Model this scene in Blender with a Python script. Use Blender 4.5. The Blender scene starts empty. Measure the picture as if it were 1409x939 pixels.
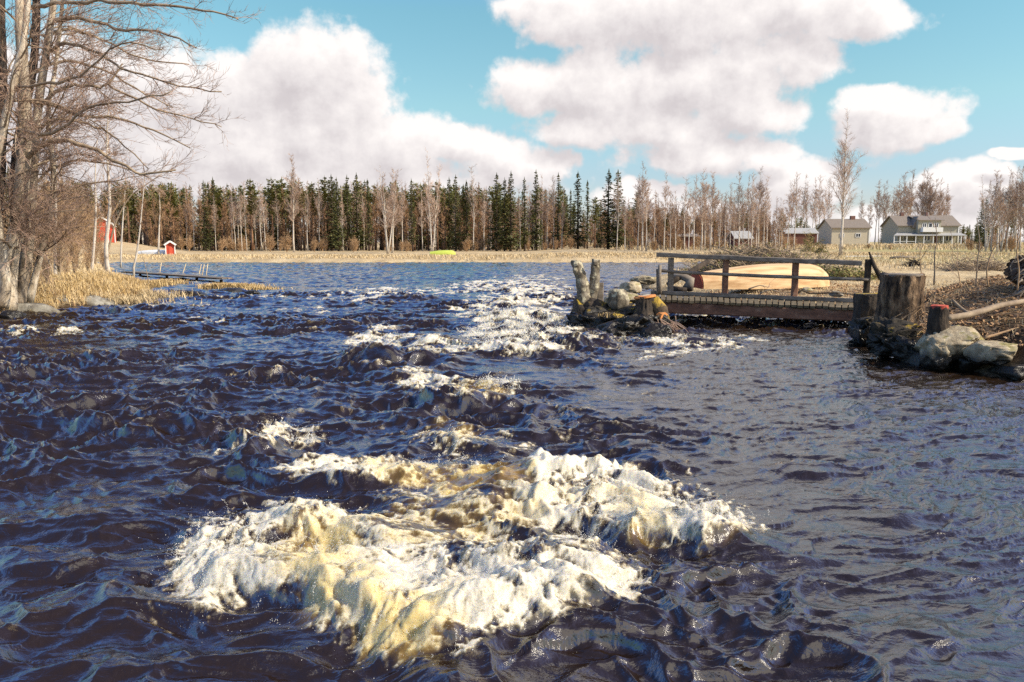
import bpy, math, random
import numpy as np
from mathutils import Vector, Matrix, noise as mnoise

random.seed(11)
RNG = np.random.default_rng(11)
SC = bpy.context.scene
COL = SC.collection
R = math.radians

# ------------------------------------------------------------------ camera model
F_PX, CX, CY, HOR, CAM_H = 1105.0, 704.5, 469.5, 333.0, 1.9
PITCH = math.atan((CY - HOR) / F_PX)
cP, sP = math.cos(PITCH), math.sin(PITCH)

def ray(px, py):
    xc, yc = (px - CX) / F_PX, -(py - CY) / F_PX
    return Vector((xc, cP + yc * sP, -sP + yc * cP))

def G(px, py, z=0.0):
    d = ray(px, py)
    t = (z - CAM_H) / d.z
    return Vector((d.x * t, d.y * t, z))

def D(px, py, dist):
    d = ray(px, py)
    t = dist / d.y
    return Vector((d.x * t, dist, CAM_H + d.z * t))

def to_px(x, y, z=0.0):
    dz = z - CAM_H
    depth = y * cP - dz * sP
    up = y * sP + dz * cP
    return CX + F_PX * x / depth, CY - F_PX * up / depth

# ------------------------------------------------------------------ numpy noise
_perm = np.random.default_rng(5).permutation(4096).astype(np.int32)
_ang = np.random.default_rng(6).random(4096) * 2 * np.pi
_gx, _gy = np.cos(_ang).astype(np.float32), np.sin(_ang).astype(np.float32)

def pn(x, y, seed=0):
    x = np.asarray(x, np.float32); y = np.asarray(y, np.float32)
    fx_, fy_ = np.floor(x), np.floor(y)
    xi, yi = fx_.astype(np.int32), fy_.astype(np.int32)
    xf, yf = x - fx_, y - fy_
    u, v = xf * xf * xf * (xf * (xf * 6 - 15) + 10), yf * yf * yf * (yf * (yf * 6 - 15) + 10)
    def g(ix, iy, fx, fy):
        h = _perm[(_perm[(ix + seed * 131) & 4095] + iy * 7) & 4095]
        return _gx[h] * fx + _gy[h] * fy
    a, b = g(xi, yi, xf, yf), g(xi + 1, yi, xf - 1, yf)
    c, d = g(xi, yi + 1, xf, yf - 1), g(xi + 1, yi + 1, xf - 1, yf - 1)
    return ((a + (b - a) * u) * (1 - v) + (c + (d - c) * u) * v) * 1.5

def fbm(x, y, oct=4, seed=0, gain=0.5):
    s, a, n = 0, 1.0, 0
    for o in range(oct):
        s = s + a * pn(x * 2.03 ** o + 17.3 * o, y * 2.03 ** o - 9.1 * o, seed + o)
        n += a
        a *= gain
    return s / n * 1.6

def near_rows(ymax, Y, fn, *arrs):
    """evaluate a fine noise only on the rows nearer than ymax"""
    k = int(np.searchsorted(Y[:, 0], ymax))
    o = np.zeros(Y.shape, np.float32)
    if k: o[:k] = fn(*[a[:k] for a in arrs])
    return o

def sst(a, b, x):
    t = np.clip((x - a) / (b - a), 0, 1)
    return t * t * (3 - 2 * t)

# ------------------------------------------------------------------ mesh builder
class MB:
    def __init__(s):
        s.v, s.f3, s.f4, s.m3, s.m4, s.n = [], [], [], [], [], 0
        s.mi = 0
    def add(s, verts, tris=None, quads=None):
        verts = np.asarray(verts, dtype=np.float64).reshape(-1, 3)
        if tris is not None and len(tris):
            t = np.asarray(tris, dtype=np.int64).reshape(-1, 3) + s.n
            s.f3.append(t); s.m3.append(np.full(len(t), s.mi))
        if quads is not None and len(quads):
            q = np.asarray(quads, dtype=np.int64).reshape(-1, 4) + s.n
            s.f4.append(q); s.m4.append(np.full(len(q), s.mi))
        s.v.append(verts); s.n += len(verts)
        return s
    def box(s, c, size, rot=None):
        x, y, z = size[0] / 2, size[1] / 2, size[2] / 2
        vs = [Vector(p) for p in ((-x,-y,-z),(x,-y,-z),(x,y,-z),(-x,y,-z),(-x,-y,z),(x,-y,z),(x,y,z),(-x,y,z))]
        if rot is not None: vs = [rot @ v for v in vs]
        c = Vector(c)
        return s.add([v + c for v in vs], quads=[(0,3,2,1),(4,5,6,7),(0,1,5,4),(1,2,6,5),(2,3,7,6),(3,0,4,7)])
    def beam(s, a, b, w, h, up=Vector((0,0,1)), wob=0.0, seg=1, bev=0.12):
        """a sawn bar with chamfered edges from a to b, slightly uneven along its length"""
        a, b = Vector(a), Vector(b)
        d = (b - a).normalized()
        sd = d.cross(up).normalized(); u = sd.cross(d).normalized()
        e = min(w, h) * bev
        prof = [(-w/2+e,-h/2),(w/2-e,-h/2),(w/2,-h/2+e),(w/2,h/2-e),(w/2-e,h/2),(-w/2+e,h/2),(-w/2,h/2-e),(-w/2,-h/2+e)]
        vs = []
        for k in range(seg + 1):
            p = a.lerp(b, k / seg)
            ox, oy = (random.uniform(-wob, wob), random.uniform(-wob, wob)) if 0 < k < seg else (0, 0)
            for (q, r_) in prof: vs.append(p + sd * (q + ox) + u * (r_ + oy))
        qs = [(k*8+i, k*8+(i+1)%8, (k+1)*8+(i+1)%8, (k+1)*8+i) for k in range(seg) for i in range(8)]
        n0 = len(vs); vs += [a, b]
        tr = [(n0, (i+1)%8, i) for i in range(8)] + [(n0+1, seg*8+i, seg*8+(i+1)%8) for i in range(8)]
        return s.add(vs, tris=tr, quads=qs)
    def tube(s, path, radii, n=6, jit=0.0, cap=True):
        path = [Vector(p) for p in path]
        k = len(path)
        vs = []
        ref = Vector((0.31, 0.87, 0.2))
        for i, p in enumerate(path):
            d = (path[min(i+1, k-1)] - path[max(i-1, 0)])
            if d.length < 1e-9: d = Vector((0,0,1))
            d.normalize()
            a = d.cross(ref)
            if a.length < 0.1: a = d.cross(Vector((1,0,0)))
            a.normalize(); b = d.cross(a)
            r = radii[i] if hasattr(radii, '__len__') else radii
            for j in range(n):
                t = 2*math.pi*j/n
                rr = r * (1 + (random.uniform(-jit, jit) if jit else 0))
                vs.append(p + a*(math.cos(t)*rr) + b*(math.sin(t)*rr))
        qs = [(i*n+j, i*n+(j+1)%n, (i+1)*n+(j+1)%n, (i+1)*n+j) for i in range(k-1) for j in range(n)]
        tr = []
        if cap:
            n0 = len(vs); vs += [path[0], path[-1]]
            tr = [(n0, (j+1)%n, j) for j in range(n)] + [(n0+1, (k-1)*n+j, (k-1)*n+(j+1)%n) for j in range(n)]
        return s.add(vs, tris=tr, quads=qs)
    def bark(s, path, radii, n=56, rings=5, amp=.06, freq=9, seed=0, chip=0.0):
        P = [Vector(p) for p in path]; out = []; k = len(P)
        L = []
        for i in range(k-1):
            for j in range(rings): L.append((P[i].lerp(P[i+1], j/rings), radii[i]*(1-j/rings)+radii[i+1]*j/rings))
        L.append((P[-1], radii[-1])); m = len(L)
        for i, (p, r) in enumerate(L):
            for j in range(n):
                a = 2*math.pi*j/n; ca, sa = math.cos(a), math.sin(a)
                v = Vector((ca*freq*.35, sa*freq*.35, p.z*freq*.35+seed))
                d = mnoise.noise(Vector((ca*freq*.5, sa*freq*.5, p.z*1.6+seed)))*.9 + mnoise.noise(v*2.2)*.7 + mnoise.noise(v*6)*.35
                big = mnoise.noise(Vector((ca*1.1+seed, sa*1.1, p.z*1.3)))*1.3
                rr = r*(1+amp*(d+big))
                z = p.z
                if chip and i == m-1: z += chip*mnoise.noise(Vector((ca*2.5, sa*2.5, seed)))
                out.append((p.x+ca*rr, p.y+sa*rr, z))
        qs = [(i*n+j, i*n+(j+1)%n, (i+1)*n+(j+1)%n, (i+1)*n+j) for i in range(m-1) for j in range(n)]
        c0 = len(out); out.append((L[0][0].x, L[0][0].y, L[0][0].z)); tr = [(c0, (j+1)%n, j) for j in range(n)]
        out.append((L[-1][0].x, L[-1][0].y, L[-1][0].z-.01)); tr += [(c0+1, (m-1)*n+j, (m-1)*n+(j+1)%n) for j in range(n)]
        return s.add(out, tris=tr, quads=qs)
    def twigs(s, P0, P1, P2, r):
        """many thin three-sided twigs at once"""
        P0, P1, P2 = (np.asarray(q, dtype=np.float64) for q in (P0, P1, P2))
        N = len(P0)
        if N == 0: return s
        r = np.broadcast_to(np.asarray(r, dtype=np.float64), (N,))[:, None]
        d = P2 - P0
        d /= np.linalg.norm(d, axis=1, keepdims=True) + 1e-9
        ref = np.where(np.abs(d[:, 2:3]) > 0.9, np.array([[1., 0, 0]]), np.array([[0, 0, 1.]]))
        a = np.cross(d, ref); a /= np.linalg.norm(a, axis=1, keepdims=True) + 1e-9
        b = np.cross(d, a)
        out = np.empty((N, 7, 3))
        for j in range(3):
            t = 2*math.pi*j/3
            o = a*math.cos(t) + b*math.sin(t)
            out[:, j] = P0 + o*r
            out[:, 3+j] = P1 + o*r*0.75
        out[:, 6] = P2
        base = (np.arange(N)*7)[:, None]
        q = np.concatenate([base + np.array([[j, (j+1)%3, 3+(j+1)%3, 3+j]]) for j in range(3)])
        t3 = np.concatenate([base + np.array([[3+j, 3+(j+1)%3, 6]]) for j in range(3)])
        return s.add(out.reshape(-1, 3), tris=t3, quads=q)
    def blades(s, P, Dr, W, bend=0.3):
        """grass blades / leaves: P base, Dr vector to the tip, W half-width vector"""
        N = len(P)
        mid = P + Dr*0.55
        tip = P + Dr
        tip[:, 2] -= bend*np.linalg.norm(Dr, axis=1)*0.3
        out = np.stack([P - W, P + W, mid + W*0.8, mid - W*0.8, tip], axis=1)
        base = (np.arange(N)*5)[:, None]
        return s.add(out.reshape(-1, 3), tris=base + np.array([[3, 2, 4]]), quads=base + np.array([[0, 1, 2, 3]]))
    def rock(s, c, size, seed=0, sub=4, rough=0.25, flat=0.0, rot=0.0):
        vs, fs = ico(sub)
        so = Vector((seed*7.31, seed*3.7, seed*1.9))
        cr, sr = math.cos(rot), math.sin(rot)
        prn = random.Random(int(seed*97)+3); planes = []
        for _ in range(11):
            pl = Vector((prn.gauss(0, 1), prn.gauss(0, 1), prn.gauss(0, 1))).normalized(); planes.append((pl, prn.uniform(.62, .92)))
        out = []
        for v in vs:
            p = Vector(v)
            n1 = mnoise.noise(p*1.1 + so); n2 = mnoise.noise(p*2.6 + so*2); n3 = mnoise.noise(p*6 + so); n4 = mnoise.noise(p*14+so)
            c1 = abs(mnoise.noise(p*1.7 - so))
            k = 1 + rough*(1.3*n1 + 0.9*n2 + 0.6*n3 + 0.4*n4 - 0.5*c1)
            q = p*k
            for pl, dd in planes:
                e = q.dot(pl) - dd
                if e > 0: q = q - pl*e*0.88
            q = Vector((math.copysign(abs(q.x)**0.82, q.x), math.copysign(abs(q.y)**0.82, q.y), math.copysign(abs(q.z)**0.85, q.z)))
            x, y, z = q.x*size[0], q.y*size[1], q.z*size[2]
            if flat and z < -flat*size[2]: z = -flat*size[2]
            out.append((c[0] + x*cr - y*sr, c[1] + x*sr + y*cr, c[2] + z))
        return s.add(out, tris=fs)
    def build(s, name, mat, parent=None, smooth=False, loc=None):
        me = bpy.data.meshes.new(name)
        v = np.concatenate(s.v) if s.v else np.zeros((0, 3))
        if loc is not None: v = v - np.asarray(loc)
        f3 = np.concatenate(s.f3) if s.f3 else np.zeros((0, 3), np.int64)
        f4 = np.concatenate(s.f4) if s.f4 else np.zeros((0, 4), np.int64)
        n3, n4 = len(f3), len(f4)
        me.vertices.add(len(v)); me.vertices.foreach_set('co', v.astype(np.float32).ravel())
        me.loops.add(n3*3 + n4*4)
        me.loops.foreach_set('vertex_index', np.concatenate([f3.ravel(), f4.ravel()]).astype(np.int32))
        me.polygons.add(n3 + n4)
        st = np.concatenate([np.arange(n3)*3, n3*3 + np.arange(n4)*4]).astype(np.int32)
        me.polygons.foreach_set('loop_start', st)
        try: me.polygons.foreach_set('loop_total', np.concatenate([np.full(n3, 3), np.full(n4, 4)]).astype(np.int32))
        except Exception: pass
        mats = mat if isinstance(mat, (list, tuple)) else [mat]
        for m in mats: me.materials.append(m)
        if len(mats) > 1:
            me.polygons.foreach_set('material_index', np.concatenate(s.m3 + s.m4).astype(np.int32))
        me.polygons.foreach_set('use_smooth', np.full(n3 + n4, smooth))
        me.update(calc_edges=True)
        me.validate(clean_customdata=False)
        o = bpy.data.objects.new(name, me)
        COL.objects.link(o)
        if parent is not None: o.parent = parent
        if loc is not None: o.location = loc
        return o

_ico = {}
def ico(sub):
    if sub in _ico: return _ico[sub]
    import bmesh
    bm = bmesh.new(); bmesh.ops.create_icosphere(bm, subdivisions=sub, radius=1.0)
    vs = [tuple(v.co) for v in bm.verts]; fs = [tuple(v.index for v in f.verts) for f in bm.faces]
    bm.free(); _ico[sub] = (vs, fs)
    return _ico[sub]

def tag(o, label=None, cat=None, group=None, kind=None):
    if label: o['label'] = label
    if cat: o['category'] = cat
    if group: o['group'] = group
    if kind: o['kind'] = kind
    return o

def empty(name, loc, label, cat, group=None, rz=0.0):
    o = bpy.data.objects.new(name, None); COL.objects.link(o)
    o.location = loc; o.rotation_euler = (0, 0, rz); o.empty_display_size = 0.2
    return tag(o, label, cat, group)

def copy_tree(o, parent=None):
    c = o.copy(); COL.objects.link(c)
    if parent is not None: c.parent = parent
    for ch in list(o.children): copy_tree(ch, c)
    return c

# ------------------------------------------------------------------ materials
def nm(name):
    m = bpy.data.materials.new(name); m.use_nodes = True
    nt = m.node_tree
    b = nt.nodes.get('Principled BSDF')
    return m, nt, b

def N(nt, t, **kw):
    n = nt.nodes.new(t)
    for k, v in kw.items():
        if k in ('operation', 'blend_type', 'data_type', 'noise_dimensions', 'feature', 'attribute_name', 'clamp', 'sky_type', 'interpolation_type', 'distance'): setattr(n, k, v)
    return n

def mathn(nt, op, a, b=None, c=None, clamp=False):
    n = nt.nodes.new('ShaderNodeMath'); n.operation = op; n.use_clamp = clamp
    for i, q in enumerate((a, b, c)):
        if q is None: continue
        if isinstance(q, (int, float)): n.inputs[i].default_value = q
        else: nt.links.new(q, n.inputs[i])
    return n.outputs[0]

def ramp(nt, fac, stops):
    r = nt.nodes.new('ShaderNodeValToRGB')
    el = r.color_ramp.elements
    while len(el) < len(stops): el.new(0.5)
    for e, (p, c) in zip(el, stops):
        e.position = p; e.color = (c[0], c[1], c[2], 1)
    nt.links.new(fac, r.inputs[0])
    return r.outputs[0]

def mixc(nt, fac, a, b):
    m = nt.nodes.new('ShaderNodeMix'); m.data_type = 'RGBA'
    for s_, q in ((m.inputs[0], fac), (m.inputs[6], a), (m.inputs[7], b)):
        if isinstance(q, (int, float)): s_.default_value = q
        elif isinstance(q, tuple): s_.default_value = (q[0], q[1], q[2], 1)
        else: nt.links.new(q, s_)
    return m.outputs[2]

def noise_n(nt, vec, scale, detail=4, rough=0.55, dist=0.0):
    n = nt.nodes.new('ShaderNodeTexNoise')
    n.inputs['Scale'].default_value = scale; n.inputs['Detail'].default_value = detail
    n.inputs['Roughness'].default_value = rough; n.inputs['Distortion'].default_value = dist
    if vec is not None: nt.links.new(vec, n.inputs['Vector'])
    return n.outputs['Fac']

def coords(nt, kind='Object', scale=(1, 1, 1)):
    tc = nt.nodes.new('ShaderNodeTexCoord'); mp = nt.nodes.new('ShaderNodeMapping')
    mp.inputs['Scale'].default_value = scale
    nt.links.new(tc.outputs[kind], mp.inputs['Vector'])
    return mp.outputs[0]

def bump(nt, h, strength, dist=0.02, normal=None):
    b = nt.nodes.new('ShaderNodeBump'); b.inputs['Strength'].default_value = strength
    b.inputs['Distance'].default_value = dist
    nt.links.new(h, b.inputs['Height'])
    if normal is not None: nt.links.new(normal, b.inputs['Normal'])
    return b.outputs[0]

def mat_noise(name, stops, scale=5, stretch=(1, 1, 1), rough=0.85, bstr=0.4, bscale=20, bdist=0.01, detail=6, stops2=None, scale2=1.0, spec=0.3, per_object=0.0):
    m, nt, b = nm(name)
    v = coords(nt, 'Object', stretch)
    c = ramp(nt, noise_n(nt, v, scale, detail, 0.65), stops)
    if stops2:
        c2 = ramp(nt, noise_n(nt, v, scale2, 3, 0.6, 0.5), stops2)
        mm = nt.nodes.new('ShaderNodeMix'); mm.data_type = 'RGBA'; mm.blend_type = 'MULTIPLY'; mm.inputs[0].default_value = 1
        nt.links.new(c, mm.inputs[6]); nt.links.new(c2, mm.inputs[7]); c = mm.outputs[2]
    if per_object:
        oi = nt.nodes.new('ShaderNodeObjectInfo')
        h = nt.nodes.new('ShaderNodeHueSaturation')
        nt.links.new(mathn(nt, 'MULTIPLY_ADD', oi.outputs['Random'], per_object, 1 - per_object/2), h.inputs['Value'])
        nt.links.new(c, h.inputs['Color']); c = h.outputs[0]
    nt.links.new(c, b.inputs['Base Color'])
    b.inputs['Roughness'].default_value = rough
    b.inputs['Specular IOR Level'].default_value = spec
    if bstr: nt.links.new(bump(nt, noise_n(nt, v, bscale, 6, 0.7), bstr, bdist), b.inputs['Normal'])
    return m

def mat_plain(name, col, rough=0.7, var=0.12, scale=6):
    a = tuple(c*(1-var) for c in col); b_ = tuple(min(1, c*(1+var)) for c in col)
    return mat_noise(name, [(0.3, a), (0.7, b_)], scale=scale, rough=rough, bstr=0.1)

M = {}
M['alder'] = mat_noise('alder_bark', [(0.30, (0.09, 0.065, 0.045)), (0.40, (0.38, 0.30, 0.21)), (0.53, (0.64, 0.54, 0.41)), (0.70, (0.80, 0.73, 0.61))], scale=5, stretch=(1, 1, 0.35), bstr=0.8, bscale=14, bdist=0.03, stops2=[(0.35, (0.45, 0.42, 0.4)), (0.6, (1, 1, 1))], scale2=1.6)
M['alder_dark_shaded'] = mat_noise('dark_shaded_bark', [(0.3, (0.02, 0.017, 0.014)), (0.6, (0.07, 0.058, 0.048)), (0.8, (0.16, 0.135, 0.11))], scale=6, stretch=(1, 1, 0.3), bstr=0.9, bscale=14, bdist=0.03)  # dark alder bark, with the shade on these trunks painted into the colour
M['limb'] = mat_noise('limb_bark', [(0.3, (0.16, 0.115, 0.08)), (0.7, (0.44, 0.34, 0.23))], scale=4, bstr=0.3)
M['twig'] = mat_noise('twig_bark', [(0.3, (0.24, 0.155, 0.11)), (0.7, (0.50, 0.34, 0.25))], scale=2, bstr=0)
M['twig_tan'] = mat_noise('tan_twigs', [(0.3, (0.28, 0.17, 0.09)), (0.7, (0.58, 0.39, 0.22))], scale=2, bstr=0, per_object=0.3)
M['twig_far'] = mat_noise('birch_twigs', [(0.3, (0.34, 0.23, 0.17)), (0.7, (0.52, 0.38, 0.29))], scale=0.6, bstr=0, per_object=0.35)
M['twig_rust'] = mat_noise('rust_twigs', [(0.3, (0.27, 0.15, 0.08)), (0.7, (0.46, 0.28, 0.155))], scale=0.6, bstr=0, per_object=0.3)
M['birch'] = mat_noise('birch_bark', [(0.34, (0.12, 0.09, 0.07)), (0.44, (0.50, 0.44, 0.37)), (0.7, (0.72, 0.66, 0.57))], scale=2.2, stretch=(1, 1, 0.8), bstr=0.1, per_object=0.25)
M['pine_trunk'] = mat_noise('pine_bark', [(0.3, (0.14, 0.08, 0.05)), (0.7, (0.34, 0.19, 0.11))], scale=3, bstr=0.1, per_object=0.3)
M['dark_trunk'] = mat_noise('spruce_bark', [(0.3, (0.05, 0.035, 0.028)), (0.7, (0.13, 0.09, 0.07))], scale=3, bstr=0.1)
M['spruce'] = mat_noise('spruce_needles', [(0.3, (0.055, 0.06, 0.022)), (0.55, (0.12, 0.12, 0.04)), (0.75, (0.20, 0.185, 0.065))], scale=1.1, bstr=0, detail=3, per_object=0.5)
M['pine'] = mat_noise('pine_needles', [(0.3, (0.12, 0.125, 0.04)), (0.7, (0.26, 0.245, 0.08))], scale=0.9, bstr=0, detail=3, per_object=0.4)
M['rock'] = mat_noise('grey_stone', [(0.25, (0.07, 0.065, 0.055)), (0.45, (0.20, 0.18, 0.15)), (0.6, (0.33, 0.31, 0.26)), (0.78, (0.46, 0.43, 0.37))], scale=4, bstr=0.7, bscale=9, bdist=0.03, stops2=[(0.35, (0.55, 0.5, 0.42)), (0.6, (1, 1, 1))], scale2=2.2)
M['dark_wood'] = mat_noise('rotten_wood', [(0.3, (0.015, 0.011, 0.009)), (0.55, (0.055, 0.04, 0.028)), (0.8, (0.16, 0.115, 0.075))], scale=7, stretch=(1, 1, 0.4), bstr=0.9, bscale=16, bdist=0.03)
M['old_wood'] = mat_noise('weathered_grey_wood', [(0.25, (0.09, 0.07, 0.055)), (0.5, (0.22, 0.18, 0.14)), (0.75, (0.36, 0.31, 0.25))], scale=9, stretch=(0.3, 1, 1), bstr=0.5, bscale=30, bdist=0.008)
M['red_wood'] = mat_noise('worn_reddish_wood', [(0.3, (0.10, 0.05, 0.035)), (0.55, (0.24, 0.12, 0.075)), (0.8, (0.36, 0.25, 0.18))], scale=8, stretch=(0.4, 1, 1), bstr=0.4, bscale=26, bdist=0.008)

def mat_mossy(name, base_stops, moss=(0.42, 0.30, 0.04), thr=0.55, wet_z=None, scale=3.5):
    m, nt, b = nm(name)
    v = coords(nt, 'Object')
    c = ramp(nt, noise_n(nt, v, 6, 7, 0.65), base_stops)
    geo = nt.nodes.new('ShaderNodeNewGeometry'); sx = nt.nodes.new('ShaderNodeSeparateXYZ')
    nt.links.new(geo.outputs['Normal'], sx.inputs[0])
    mask = mathn(nt, 'ADD', noise_n(nt, v, scale, 5, 0.6), mathn(nt, 'MULTIPLY', sx.outputs[2], 0.16))
    mr = ramp(nt, mask, [(thr, (0, 0, 0)), (thr + 0.06, (1, 1, 1))])
    mc = ramp(nt, noise_n(nt, v, 22, 4), [(0.3, tuple(q*0.45 for q in moss)), (0.7, moss)])
    c = mixc(nt, mr, c, mc)
    if wet_z is not None:   # the wet band left by splashing water keeps the stone dark up to a height above the river
        sp = nt.nodes.new('ShaderNodeSeparateXYZ'); nt.links.new(geo.outputs['Position'], sp.inputs[0])
        wz = mathn(nt, 'ADD', sp.outputs[2], mathn(nt, 'MULTIPLY', noise_n(nt, v, 5, 3), 0.25))
        wet = ramp(nt, wz, [(wet_z, (1, 1, 1)), (min(0.99, wet_z + 0.12), (0, 0, 0))])
        c = mixc(nt, wet, c, (0.018, 0.014, 0.009))
        nt.links.new(mathn(nt, 'MULTIPLY_ADD', wet, -0.5, 0.85), b.inputs['Roughness'])
    else: b.inputs['Roughness'].default_value = 0.9
    nt.links.new(c, b.inputs['Base Color'])
    nt.links.new(bump(nt, noise_n(nt, v, 12, 7, 0.7), 0.8, 0.03), b.inputs['Normal'])
    return m
ROCKS = [(0.25, (0.07, 0.052, 0.034)), (0.45, (0.22, 0.18, 0.12)), (0.62, (0.38, 0.33, 0.23)), (0.8, (0.56, 0.50, 0.37))]
M['mossrock'] = mat_mossy('mossy_stone', ROCKS, (0.26, 0.21, 0.06), 0.68, 0.42)
M['wetrock'] = mat_mossy('wet_mossy_stone', [(0.3, (0.010, 0.008, 0.006)), (0.7, (0.05, 0.038, 0.022))], (0.50, 0.33, 0.03), 0.66, 0.48)
M['stump_moss'] = mat_mossy('mossy_rotten_stump', [(0.3, (0.013, 0.010, 0.008)), (0.6, (0.06, 0.042, 0.028)), (0.85, (0.2, 0.14, 0.085))], (0.50, 0.34, 0.03), 0.66, 0.3)
M['lichen'] = mat_mossy('lichened_bark', [(0.3, (0.035, 0.028, 0.02)), (0.5, (0.16, 0.13, 0.09)), (0.75, (0.42, 0.37, 0.29))], (0.58, 0.52, 0.36), 0.54, 0.52, 7)
M['bank_rock'] = mat_mossy('lichened_stone', [(0.25, (0.12, 0.085, 0.05)), (0.45, (0.34, 0.27, 0.17)), (0.62, (0.52, 0.44, 0.30)), (0.8, (0.70, 0.63, 0.46))], (0.38, 0.32, 0.12), 0.67, 0.33)
M['cut'] = mat_noise('fresh_cut_wood', [(0.3, (0.62, 0.20, 0.05)), (0.7, (0.78, 0.36, 0.13))], scale=9, bstr=0.2)
M['cut_core'] = mat_noise('pale_cut_wood', [(0.3, (0.72, 0.52, 0.30)), (0.7, (0.85, 0.70, 0.48))], scale=12, bstr=0.2)
M['cut_red'] = mat_noise('red_cut_wood', [(0.3, (0.42, 0.06, 0.04)), (0.7, (0.60, 0.13, 0.08))], scale=12, bstr=0.2)

# ------------------------------------------------------------------ the water outline and the lie of the land
WP = [G(0,437), G(60,427), G(100,424), G(150,418), G(200,411), G(207,402), G(180,394), G(160,386), G(150,378), G(158,371), G(110,364)]
WP = [(p.x, p.y) for p in WP] + [(-60, 72), (-75, 78)]
for px, py in ((-80,361.5), (60,361), (150,361.5), (260,361.3), (380,361.6), (500,361.8), (640,361.2), (760,361.6), (900,361.4), (960,361.0), (1010,361.5)):
    p = G(px, py); WP.append((p.x, p.y))
for px, py in ((1000,365), (975,369), (950,374), (925,380), (893,387), (876,394), (900,403), (960,413), (1000,424)):
    p = G(px, py); WP.append((p.x, p.y))
WP += [(6.0, 20.9), (8.3, 20.2), (8.6, 19.2), (7.6, 17.7), (7.35, 16.4), (6.75, 14.9)]
for px, py in ((1230,485), (1268,500), (1330,510), (1409,524)):
    p = G(px, py); WP.append((p.x, p.y))
WP += [(8.6, 9.2), (13, 3), (22, -25), (-24, -25), (-16, 8), (-13.6, 17)]
WP = np.array(WP)

def sdist(x, y):
    """distance to the water's edge: positive on land"""
    x = np.asarray(x, float); y = np.asarray(y, float)
    best = np.full(x.shape, 1e9); inside = np.zeros(x.shape, bool)
    n = len(WP)
    for i in range(n):
        ax, ay = WP[i]; bx, by = WP[(i+1) % n]
        dx, dy = bx-ax, by-ay
        t = np.clip(((x-ax)*dx + (y-ay)*dy) / (dx*dx+dy*dy), 0, 1)
        best = np.minimum(best, (x-ax-t*dx)**2 + (y-ay-t*dy)**2)
        c = ((ay > y) != (by > y))
        with np.errstate(divide='ignore', invalid='ignore'):
            xi = (bx-ax)*(y-ay)/(by-ay) + ax
        inside ^= c & (x < xi)
    d = np.sqrt(best)
    return np.where(inside, -d, d)

def land(x, y):
    x = np.asarray(x, float); y = np.asarray(y, float)
    sd = sdist(x, y) + 0.25*fbm(x*0.9, y*0.9, 3, 40) * np.clip(y/15, 0.3, 1)
    right_near = sst(4.5, 6.5, x) * (1 - sst(16.5, 20.5, y))
    far = sst(40, 70, y)
    base = 0.42 + 0.0042*np.clip(y-25, 0, 170)
    left = 1 - sst(-6, 4, x - 0.05*y)
    base = base*(1-left) + left*(0.60 - 0.22*sst(55, 80, y) + 0.0012*np.clip(y-25, 0, 200))
    hmax = base*(1-right_near) + right_near*(0.92 + 0.12*np.clip(x-8, 0, 4))
    hmax = hmax + 1.75*sst(79, 108, y)*(1 - sst(-0.52, -0.39, x/np.maximum(y, 1)))
    k = 0.7*(1-right_near) + right_near*0.75 + far*0.6
    z = hmax*(1-np.exp(-np.clip(sd, 0, None)/k))
    near = 1 - sst(60, 120, y)
    z = z + near*sst(0, 1.5, sd)*(0.10*fbm(x*0.7, y*0.7, 4, 9) + 0.03*fbm(x*4, y*4, 3, 12))
    z = z + (1-near)*0.05*fbm(x*0.1, y*0.1, 3, 19)
    zb = np.maximum(-0.9, sd*0.55)
    # the gravel islet with reeds off the left bank
    for (px, py, rx, ry, h) in ((330, 397, 1.3, .6, 0.10), (205, 392, .9, .8, 0.05)):
        q = G(px, py)
        e = np.exp(-(((x-q.x)/rx)**2 + ((y-q.y)/ry)**2)*1.2)
        zb = np.maximum(zb, -0.25 + e*(0.25+h) )
    return np.where(sd > 0, z + 0.0, zb)

def LZ(x, y): return float(land(np.array([x]), np.array([y]))[0])

def ground_at(px, py):
    """the point of the land that the photo shows at this pixel"""
    z = 0.3
    for _ in range(12):
        p = G(px, py, z)
        if p.y <= 0 or p.y > 900: p = D(px, py, 200)
        z = 0.5*z + 0.5*min(1.6, LZ(p.x, p.y))
    return Vector((p.x, p.y, LZ(p.x, p.y)))

def grid_mesh(name, X, Y, Z, mat, attrs=None, smooth=True):
    nr, nc = X.shape
    me = bpy.data.meshes.new(name)
    me.vertices.add(nr*nc)
    me.vertices.foreach_set('co', np.stack([X, Y, Z], -1).astype(np.float32).ravel())
    i = np.arange((nr-1)*nc).reshape(nr-1, nc)[:, :-1]
    q = np.stack([i, i+1, i+nc+1, i+nc], -1).reshape(-1, 4)
    me.loops.add(q.size); me.loops.foreach_set('vertex_index', q.astype(np.int32).ravel())
    me.polygons.add(len(q)); me.polygons.foreach_set('loop_start', (np.arange(len(q))*4).astype(np.int32))
    me.polygons.foreach_set('use_smooth', np.full(len(q), smooth))
    me.materials.append(mat)
    me.update(calc_edges=True)
    for k, a in (attrs or {}).items():
        at = me.attributes.new(k, 'FLOAT', 'POINT'); at.data.foreach_set('value', a.astype(np.float32).ravel())
    o = bpy.data.objects.new(name, me); COL.objects.link(o)
    return o

def stepped(y0, y1, stepf):
    ys = [y0]
    while ys[-1] < y1: ys.append(ys[-1] + stepf(ys[-1]))
    return np.array(ys)

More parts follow.
